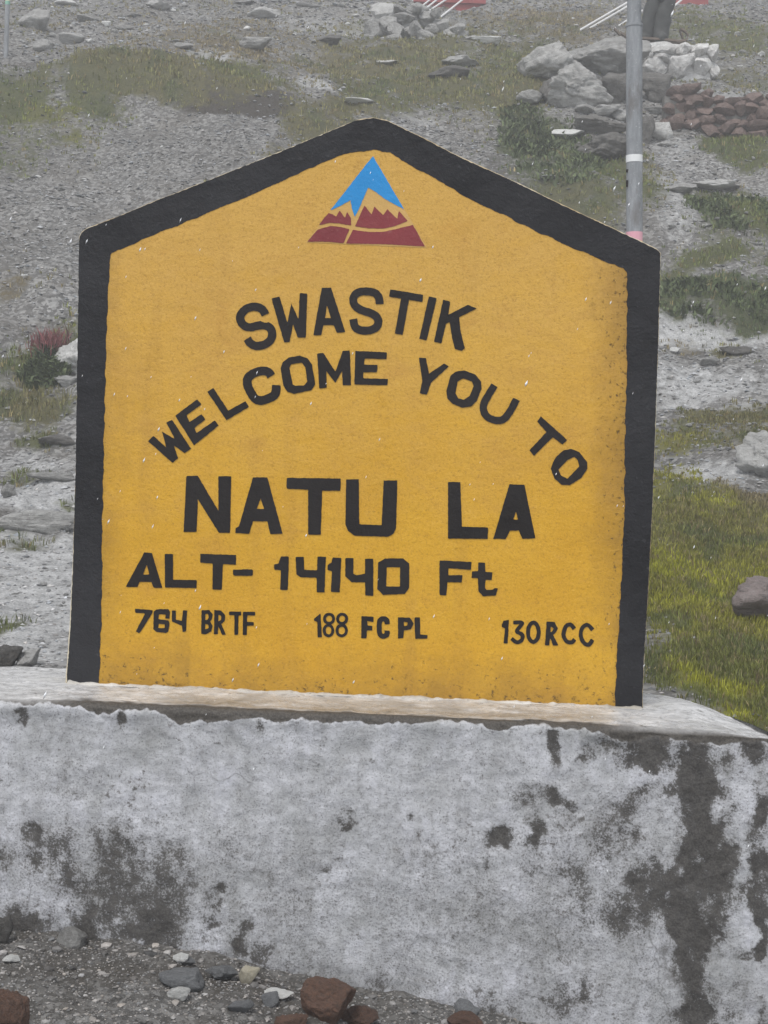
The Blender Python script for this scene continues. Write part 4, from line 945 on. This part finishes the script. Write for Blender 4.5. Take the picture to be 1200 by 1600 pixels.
# statue on boards: legs show in the frame, the rest rises above it
sp0 = at_dist(np.array(1030.), np.array(64.), pp[1] + 0.45)
stt = empty('statue', sp0); tag(stt, 'dark standing statue on narrow boards with upturned tips, atop the plinth', 'statue')
u_ = sp_
def L(dx, dz, dy=0.0): return (sp0[0] + dx * u_, sp0[1] + dy, sp0[2] + dz * u_)
jn = [L(0, 84), L(-11, 62), L(-9, 30), L(-6, 2, -.02), L(11, 62), L(9, 30), L(3, 2, -.05), L(0, 104), L(0, 128), L(0, 142), L(0, 158), L(20, 124), L(30, 98), L(34, 76, -.2), L(-20, 124), L(-30, 98), L(-34, 76, -.2), L(-6, -1, -.22), L(3, -1, -.25)]
jn[1] = L(-8, 62); jn[2] = L(-16, 32, .1); jn[3] = L(-22, 2, .12); jn[17] = L(-24, 1, -.1); jn[4] = L(7, 62); jn[5] = L(3, 32); jn[6] = L(2, 2); jn[18] = L(3, 1, -.22)
ed = [(0, 1), (1, 2), (2, 3), (3, 17), (0, 4), (4, 5), (5, 6), (6, 18), (0, 7), (7, 8), (8, 9), (9, 10), (8, 11), (11, 12), (12, 13), (8, 14), (14, 15), (15, 16)]
rd = [17, 14.5, 13.5, 13, 15, 14, 13.5, 18, 18, 7, 13, 9, 7, 5, 9, 7, 5, 7, 7]
m = bpy.data.meshes.new('figure'); m.from_pydata([Vector(q) - stt.location for q in jn], ed, [])
fo = bpy.data.objects.new('figure', m); COL.objects.link(fo); fo.parent = stt; m.materials.append(M['statue_dark'])
md = fo.modifiers.new('skin', 'SKIN'); md.use_smooth_shade = True
for i, r_ in enumerate(rd):
    m.skin_vertices[0].data[i].radius = (r_ * u_, r_ * u_); m.skin_vertices[0].data[i].use_root = (i == 0)
fo.modifiers.new('sub', 'SUBSURF').levels = 2
fo.modifiers['sub'].render_levels = 2
tx_ = bpy.data.textures.new('folds', 'CLOUDS'); tx_.noise_scale = 0.16
dm_ = fo.modifiers.new('folds', 'DISPLACE'); dm_.texture = tx_; dm_.strength = 0.07; dm_.mid_level = 0.5
def board(p_pts, wd, th, name):
    V, Fs = [], []
    for (x, y, z) in p_pts:
        V += [(x, y - wd / 2, z), (x, y + wd / 2, z), (x, y + wd / 2, z + th), (x, y - wd / 2, z + th)]
    for i in range(len(p_pts) - 1):
        for k in range(4): Fs.append([i * 4 + k, i * 4 + (k + 1) % 4, (i + 1) * 4 + (k + 1) % 4, (i + 1) * 4 + k])
    n = (len(p_pts) - 1) * 4; Fs += [[3, 2, 1, 0], [n, n + 1, n + 2, n + 3]]
    return mk(name, V, Fs, M['ski_brown'], stt)
board([L(-62, 6, -.12), L(-52, 0, -.12), L(0, -2, -.12), L(30, -4, -.12), L(40, -2, -.12), L(43, 5, -.12), L(38, 12, -.12), L(31, 15, -.12)], 0.10, 0.035, 'board')
board([L(-70, 18, .12), L(-62, 10, .12), L(-55, 2, .12), L(0, 0, .12), L(34, -1, .12), L(39, 4, .12), L(36, 12, .12), L(33, 19, .12)], 0.10, 0.035, 'board')

# red structures and white poles at the top of the slope
def red_block(x0, x1, yb, label, taper=0.0):
    a_, b_ = hit(x0, yb), hit(x1, yb); d_ = max(a_[1], b_[1]) + 0.2; s = d_ / F
    r_ = empty('red_platform', ((a_[0] + b_[0]) / 2, d_, min(a_[2], b_[2])))
    tag(r_, label, 'platform', None)
    x0w, x1w = a_[0], b_[0]; zb = min(a_[2], b_[2]) - 0.4; zt = zb + 0.4 + 0.55
    V = [(x0w, d_, zb), (x1w, d_, zb), (x1w, d_ + 2.2, zb), (x0w, d_ + 2.2, zb), (x0w + taper, d_, zt), (x1w - taper, d_, zt), (x1w - taper, d_ + 2.2, zt), (x0w + taper, d_ + 2.2, zt)]
    mk('wall_block', V, [[3, 2, 1, 0], [4, 5, 6, 7], [0, 1, 5, 4], [1, 2, 6, 5], [2, 3, 7, 6], [3, 0, 4, 7]], M['red_wall'], r_)
    V2 = [(x, y, z) for z in (zt + .003, zt + .09) for x, y in ((x0w - .05, d_ - .06), (x1w + .05, d_ - .06), (x1w + .05, d_ + 2.26), (x0w - .05, d_ + 2.26))]
    mk('coping', V2, [[3, 2, 1, 0], [4, 5, 6, 7], [0, 1, 5, 4], [1, 2, 6, 5], [2, 3, 7, 6], [3, 0, 4, 7]], M['red_wall'], r_)
    return r_
red_block(650, 756, 12, 'low red painted platform on the slope behind the stone heap', 0.06)
red_block(1020, 1112, 10, 'low red painted platform on the slope behind the statue', 0.06)
def pole_line(name, xa, ya, xb, yb, rad, label, group, mat='white_pole', da=0.0):
    p = hit(xa, ya); s = p[1]
    q = at_dist(np.array(float(xb)), np.array(float(yb)), s + 0.9)
    e = p + (q - p) * 1.7
    v, f = tube([p - (q - p) * 0.05, p + (q - p) * .5, q, e], rad, 8)
    o = mk(name, v, f, M[mat], smooth=True, org=p); tag(o, label, 'pole', group)
for (xa, ya, xb, yb) in [(652, 16, 664, 6), (662, 16, 682, 0), (672, 16, 696, 0), (688, 27, 722, 0)]:
    pole_line('white_pole', xa, ya, xb, yb, 0.022, 'slim white pole leaning beside the stone heap and red platform', 'white poles by the stone heap')
for (xa, ya, xb, yb) in [(908, 46, 982, 3), (922, 44, 984, 8), (960, 45, 986, 28), (1000, 42, 1060, -5), (1004, 50, 1072, -6)]:
    pole_line('white_pole', xa, ya, xb, yb, 0.024, 'slim white pole slanting past the statue and the grey pole', 'white poles by the statue')

# grey steel pole behind the slab (leans very slightly)
dp = 9.3
pt = at_dist(np.array(991.), np.array(-160.), dp); pb = at_dist(np.array(991.5), np.array(375.), dp)
dirp = (pb - pt) / (pb[2] - pt[2])
gz = float(hill_h(np.array([pb[0]]), np.array([pb[1]]))[0])
foot = pb + dirp * (gz - 0.1 - pb[2])
pj = at_dist(np.array(991.), np.array(40.), dp)
pole = empty('steel_pole', (foot[0], foot[1], gz)); tag(pole, 'grey galvanised steel pole with painted bands rising behind the slab', 'pole')
rp = 12.6 * dp / F
v, f = tube([foot, foot + (pj - foot) * .5, pj], [rp, rp, rp], 20); mk('lower_tube', v, f, M['galv'], pole, True)
v, f = tube([pj - (pt - pj) * .01, pt + (pt - pj) * 0.6], [rp * 0.87, rp * 0.86], 20); mk('upper_tube', v, f, M['galv'], pole, True)
def band(y0, y1, mat, name, k=1.03):
    a_, b_ = at_dist(np.array(991.), np.array(float(y0)), dp), at_dist(np.array(991.), np.array(float(y1)), dp)
    v, f = tube([a_, b_], [rp * k, rp * k], 20); return mk(name, v, f, M[mat], pole, True)
band(38, 42, 'galv', 'joint_collar', 1.07)
band(243, 254, 'white_tape', 'white_band'); band(363, 377, 'pink_paint', 'pink_band'); band(377, 392, 'orange_paint', 'orange_band')
for yb_ in (267, 284):
    c_ = at_dist(np.array(980.), np.array(float(yb_)), dp - 0.02)
    v, f = tube([c_ + [0, 0, .008], c_ + [0, 0, -.008 if yb_ < 280 else -0.03]], .008, 8); mk('bolt', v, f, M['letter'], pole)
# thin banded pole far left
lp = hit(9, 90); s_ = lp[1] / F
fpole = empty('banded_pole', lp); tag(fpole, 'thin pale pole with salmon, cream and green bands near the grassy bank edge', 'pole')
lt = at_dist(np.array(15.), np.array(-90.), lp[1])
def lpt(t): return lp + (lt - lp) * t
for t0, t1, mt, nm, kk in [(-.05, .46, 'galv', 'shaft', 1), (.46, .49, 'green_paint', 'green_band', 1.05), (.49, .515, 'cream_paint', 'cream_band', 1.05), (.515, .56, 'salmon_paint', 'salmon_band', 1.05), (.56, 1.3, 'galv', 'upper_shaft', 1)]:
    v, f = tube([lpt(t0), lpt(t1)], 3.6 * s_ * kk, 12); mk(nm, v, f, M[mt], fpole, True)

# ------------------------------------------------------------------ stones on the roadside gravel
fr = [('rust_rock', 470, 543, 1536, 1596, 'rock_rust', 4, 'upright rust brown angular rock on the gravel', .75, 5, .12, 0.25),
      ('rust_rock', -20, 38, 1556, 1625, 'rock_rust', 9, 'dark rust brown block at the gravel edge below the black mould', .8, 5, .1, 0.0),
      ('rust_rock', 534, 588, 1578, 1604, 'rock_rust', 2, 'flat rust brown stone beside the upright rust rock', .8, 4, .2, 0.0),
      ('rust_rock', 430, 478, 1590, 1612, 'rock_rust', 7, 'small flat rust stone in front of the upright rust rock', .9, 4, .2, 0.0),
      ('rust_rock', 702, 750, 1588, 1612, 'rock_rust', 1, 'rust brown stone under the dark pointed stone', .8, 4, .2, 0.0),
      ('dark_stone', 706, 746, 1568, 1600, 'stone_slate', 6, 'dark pointed stone close to the wall foot', .5, 4, .2, 0.35),
      ('slate_stone', 248, 312, 1526, 1548, 'stone_slate', 3, 'flat blue grey slab stone half buried in gravel', .8, 4, .3, 0.0),
      ('slate_stone', 322, 368, 1514, 1532, 'stone_slate', 8, 'flat dark slate near the cream stone', .8, 4, .2, 0.0),
      ('dark_stone', 356, 394, 1568, 1586, 'stone_slate', 5, 'dark oval pebble stone lying on the gravel', .6, 4, .2, 0.0),
      ('dark_stone', 408, 434, 1554, 1574, 'stone_slate', 11, 'dark rounded stone under the white flake', .7, 4, .2, 0.0),
      ('white_stone', 414, 456, 1550, 1562, 'stone_white', 12, 'thin white flake beside the dark rounded stone', .5, 4, .1, 0.0),
      ('cream_stone', 374, 402, 1514, 1538, 'rock_cream', 10, 'yellowish cream stone against the wall foot', .8, 4, .2, 0.0),
      ('white_stone', 270, 292, 1492, 1508, 'stone_white', 2, 'small white stone near the wall foot', .8, 3, .2, 0.0),
      ('dark_stone', 282, 304, 1498, 1512, 'stone_slate', 0, 'small black stone next to the small white stone', .8, 3, .2, 0.0),
      ('white_stone', 262, 294, 1546, 1562, 'stone_white', 7, 'white broken stone in front of the flat slab stone', .7, 3, .2, 0.0),
      ('grey_stone', 88, 130, 1456, 1482, 'rock_grey', 4, 'lumpy stone set in a mortar hump at the wall foot', .8, 4, .3, 0.0),
      ('grey_stone', -12, 16, 1436, 1476, 'rock_dark', 5, 'dark upright stone leaning on the wall foot at far left', .7, 4, .2, 0.0),
      ('white_stone', 4, 28, 1496, 1506, 'stone_white', 9, 'small pale flake in front of the dark upright stone', .8, 3, .2, 0.0)]
for nm, x0, x1, y0, y1, mt, sd_, lab, dpth, sb, sk, rl in fr:
    px_rock(nm, x0, x1, y0, y1, mt, sd_, lab, 'rock' if 'rock' in nm else 'stone', None, dpth, sb, None, 0.0, rl, sk, True, 0.05)

# ------------------------------------------------------------------ stuff: pebbles, scree chips, grass
OCT = (np.array([(1, 0, 0), (0, 1, 0), (-1, 0, 0), (0, -1, 0), (0, 0, 1), (0, 0, -1)], float), np.array([(0, 1, 4), (1, 2, 4), (2, 3, 4), (3, 0, 4), (1, 0, 5), (2, 1, 5), (3, 2, 5), (0, 3, 5)]))
def scatter_stones(pts, size, colr, name, label, mat, sub=1):
    v0, f0 = ICO[1] if sub else OCT
    n = len(pts); k = len(v0)
    base = v0[None] * rng.uniform(0.75, 1.2, (n, k, 1))
    th = rng.uniform(0, 2 * math.pi, n); asp = np.stack([rng.uniform(.7, 1.2, n), rng.uniform(.5, .9, n), rng.uniform(.3, .6, n)], -1)
    b = base * asp[:, None, :] * size[:, None, None]
    tx = rng.normal(0, .25, n)
    y_, z_ = b[..., 1] * np.cos(tx)[:, None] - b[..., 2] * np.sin(tx)[:, None], b[..., 1] * np.sin(tx)[:, None] + b[..., 2] * np.cos(tx)[:, None]
    x_ = b[..., 0]
    xr = x_ * np.cos(th)[:, None] - y_ * np.sin(th)[:, None]; yr = x_ * np.sin(th)[:, None] + y_ * np.cos(th)[:, None]
    V = np.stack([xr, yr, z_], -1) + pts[:, None, :]
    Fc = (f0[None] + (np.arange(n) * k)[:, None, None]).reshape(-1, 3)
    o = mk(name, V.reshape(-1, 3), Fc, M[mat], attrs={'col': np.repeat(colr, k, 0)})
    o['kind'] = 'stuff'; o['label'] = label; o['category'] = 'gravel'; return o
def stonecol(n, lo=0.07, hi=0.42, warm=0.0):
    v = lo + (hi - lo) * rng.beta(1.5, 2.6, n); t = rng.normal(0, 0.03, n)
    return np.clip(np.stack([v * (1 + t + warm), v, v * (1 - t - warm)], -1), 0.02, 0.75)
n = 20000
x_ = rng.uniform(-1.3, 1.2, n); fy = P_FRONT[1] - x_ * math.tan(YAW)
y_ = fy - 0.0 - rng.beta(1.0, 1.0, n) * 0.8
z_ = front_h(x_, y_)
size = 0.0024 + 0.013 * rng.beta(0.8, 7.0, n) + 0.012 * (rng.uniform(0, 1, n) < 0.012)
scatter_stones(np.stack([x_, y_, z_ + size * 0.15], -1), size, stonecol(n, .045, .52, .05), 'gravel', 'loose grey gravel chips along the wall foot', 'pebbles')
n = 60000
d_ = rng.uniform(6.2, 42, n); u2 = rng.uniform(-.3, .3, n); x_ = u2 * d_
g, c, t, s = fields(x_, d_)
keep = rng.uniform(0, 1, n) < np.clip(1.15 - g * 1.3, 0.03, 1)
x_, d_, t = x_[keep], d_[keep], t[keep]
size = (0.006 + 0.0011 * d_) * (0.5 + 2.0 * rng.beta(1, 4, len(d_)))
cc = stonecol(len(d_), .10, .62) * (0.85 + 0.5 * np.clip(t, 0, 1))[:, None]
scatter_stones(np.stack([x_, d_, hill_h(x_, d_) + size * .1], -1), size, cc, 'scree_chips', 'small stone chips strewn over the scree and gravel of the hillside', 'pebbles', 0)

def blades(x, y, z, col, hgt, wid, nb, spread, leaf=False):
    n = len(x); X = np.repeat(x, nb); Y = np.repeat(y, nb); Z = np.repeat(z, nb); H = np.repeat(hgt, nb) * rng.uniform(.5, 1.15, n * nb)
    W = np.repeat(wid, nb) * rng.uniform(.6, 1.3, n * nb); SP = np.repeat(spread, nb)
    th = rng.uniform(0, 2 * math.pi, n * nb); r = np.sqrt(rng.uniform(0, 1, n * nb)) * SP
    bx = X + r * np.cos(th); by = Y + r * np.sin(th)
    lean = rng.uniform(.1, .55, n * nb) * (2.0 if leaf else 1.0); la = th + rng.normal(0, .8, n * nb)
    wa = rng.uniform(0, math.pi, n * nb)
    dx, dy = np.cos(wa) * W * .5, np.sin(wa) * W * .5
    mx, my = bx + np.cos(la) * lean * H * .35, by + np.sin(la) * lean * H * .35
    tx, ty = bx + np.cos(la) * lean * H, by + np.sin(la) * lean * H
    V = np.stack([np.stack([bx - dx, by - dy, Z - 0.01], -1), np.stack([bx + dx, by + dy, Z - 0.01], -1),
                  np.stack([mx + dx * 1.0, my + dy * 1.0, Z + H * .55], -1), np.stack([tx, ty, Z + H * (0.75 if leaf else .95)], -1),
                  np.stack([mx - dx, my - dy, Z + H * .5], -1)], 1)
    k = np.arange(n * nb)[:, None] * 5
    quad = np.concatenate([k + 0, k + 1, k + 2, k + 4], 1); tri = np.concatenate([k + 4, k + 2, k + 3], 1)
    tris = np.concatenate([quad[:, [0, 1, 2]], quad[:, [0, 2, 3]], tri])
    C = np.repeat(col, nb, 0) * rng.uniform(.6, 1.5, (n * nb, 1))
    C5 = np.repeat(C[:, None, :], 5, 1)
    return V.reshape(-1, 3), tris, C5.reshape(-1, 3)
def grass_patch(n, dlo, dhi, ulo, uhi, name, label, hs, nb, thr=0.0, power=1.0, gain=1.2):
    d = rng.uniform(dlo, dhi, n); u = rng.uniform(ulo, uhi, n); x = u * d
    g, c, t, s = fields(x, d)
    keep = rng.uniform(0, 1, n) < np.clip((g - thr), 0, 1) ** power
    x, d, c, g = x[keep], d[keep], c[keep], g[keep]
    n = len(x); z = hill_h(x, d)
    straw = rng.uniform(0, 1, (n, 1)) < 0.16
    cl = c * gain * rng.uniform(.75, 1.4, (n, 1)); cl = np.where(straw, np.array([[.22, .18, .085]]) * rng.uniform(.6, 1.2, (n, 1)), cl)
    h = (hs[0] + hs[1] * rng.beta(2, 3, n)) * (0.6 + 0.5 * np.clip(g, 0, 1))
    w_ = np.maximum(0.0045, 0.00058 * d)
    V, T, C = blades(x, d, z, cl, h, w_, nb, h * 0.55)
    o = mk(name, V, T, M['blades'], attrs={'col': C}); o['kind'] = 'stuff'; o['label'] = label; o['category'] = 'grass'
grass_patch(26000, 6.3, 15.5, 0.13, .30, 'meadow_grass', 'bright yellow green wet grass behind the wall to the right', (.022, .042), 5, 0.1, 1.0, 1.15)
grass_patch(9000, 6.3, 17.5, -.31, -.13, 'sparse_grass', 'sparse grass tufts on the wet gravel to the left', (.04, .10), 7, 0.12, 1.4)
grass_patch(9000, 6.3, 17.5, -.13, .13, 'hidden_grass', 'short grass on the ground behind the slab', (.04, .08), 5, 0.2)
grass_patch(80000, 15.5, 44, -.31, .31, 'hill_grass', 'short olive mountain grass on the hillside', (.035, .075), 5, 0.06, 1.0, 1.45)
# leafy low cover on the dark green banks
for (px, py, rx, ry) in [(1150, 480, 140, 36), (870, 240, 75, 60), (820, 205, 40, 40), (1165, 340, 80, 30), (70, 585, 26, 14)]:
    (bx, by, wx, wy, _, _) = ground_blobs([(px, py, rx, ry, 1.0)])[0]
    k = 380; r_ = np.sqrt(rng.uniform(0, 1, k)); th = rng.uniform(0, 2 * math.pi, k)
    x = bx + wx * r_ * np.cos(th); y = by + wy * r_ * np.sin(th)
    kp = noise3(x * 2.2, y * 2.2, 40.0) > -0.12; x, y = x[kp], y[kp]
    cl = np.array([[0.085, 0.105, 0.050]]) * rng.uniform(.6, 1.7, (len(x), 1))
    V, T, C = blades(x, y, hill_h(x, y), cl, np.full(len(x), .10) * (1 + .6 * noise3(x * 2, y * 2, 41.0)), np.full(len(x), .035), 7, np.full(len(x), .10), True)
    o = mk('leafy_cover', V, T, M['blades'], attrs={'col': C}); o['kind'] = 'stuff'; o['label'] = 'low dark green leafy plants on the bank'; o['category'] = 'plants'

# red plant on the left
rp_ = hit(74, 556)
plant = empty('red_plant', rp_); tag(plant, 'crimson stalked plant with dark green leaves beside the pale boulder', 'plant')
k = 90; x = rp_[0] + rng.normal(0, .10, k); y = rp_[1] + 0.15 + rng.normal(0, .1, k)
rel = (x - rp_[0]) / .28
V, T, C = blades(x, y, hill_h(x, y) + 0.05, np.array([[.15, .050, .052]]) * rng.uniform(.7, 1.5, (k, 1)), (.22 + .10 * rel), np.full(k, .010), 3, np.full(k, .03))
mk('stalks', V, T, M['blades'], plant, attrs={'col': C})
k = 90; x = rp_[0] + 0.08 + rng.normal(0, .10, k); y = rp_[1] + rng.normal(0, .08, k)
V, T, C = blades(x, y, hill_h(x, y), np.array([[.075, .10, .055]]) * rng.uniform(.6, 1.6, (k, 1)), np.full(k, .12), np.full(k, .03), 5, np.full(k, .06), True)
mk('leaves', V, T, M['blades'], plant, attrs={'col': C})

# ------------------------------------------------------------------ falling sleet
n = 300
y_ = rng.uniform(1.8, 6.5, n); x_ = rng.uniform(-.28, .28, n) * y_; z_ = CAM[2] + rng.uniform(-.30, .30, n) * y_
kp = z_ > 0.95; x_, y_, z_ = x_[kp], y_[kp], z_[kp]; n = len(x_)
v0, f0 = OCT; sz = rng.uniform(.0006, .0015, n)
V = (v0[None] * np.array([1, 1, 3.2]) * rng.uniform(.7, 1.3, (n, 6, 1))) * sz[:, None, None]
V[..., 0] += 0.35 * V[..., 2]
V = V + np.stack([x_, y_, z_], -1)[:, None, :]
a = N('sleet'); a.set(Base_Color=(0.85, 0.86, 0.88), Roughness=0.3)
sl_ = mk('sleet', V.reshape(-1, 3), (f0[None] + (np.arange(n) * 6)[:, None, None]).reshape(-1, 3), a.m, smooth=True)
sl_['kind'] = 'stuff'; sl_['label'] = 'fine white sleet falling in front of the slab'; sl_['category'] = 'sleet'

# ------------------------------------------------------------------ mountain mist
hv = np.array([(x, y, z) for z in (-2.0, 46.0) for x, y in ((-70, -16), (70, -16), (70, 118), (-70, 118))], float)
hz = mk('haze', hv, [[3, 2, 1, 0], [4, 5, 6, 7], [0, 1, 5, 4], [1, 2, 6, 5], [2, 3, 7, 6], [3, 0, 4, 7]])
hm = bpy.data.materials.new('mist'); hm.use_nodes = True; t_ = hm.node_tree; t_.nodes.clear()
vo = t_.nodes.new('ShaderNodeVolumePrincipled'); vo.inputs['Color'].default_value = (0.93, 0.94, 0.96, 1); vo.inputs['Density'].default_value = 0.006
vo.inputs['Anisotropy'].default_value = 0.0
mo = t_.nodes.new('ShaderNodeOutputMaterial'); t_.links.new(vo.outputs[0], mo.inputs['Volume'])
hz.data.materials.append(hm); hz['kind'] = 'stuff'; hz['label'] = 'thin grey mountain mist'
print('max z', ZZ.max(), 'board D', P_BASE, 'ledge', LEDGE, 'S_R', S_R)
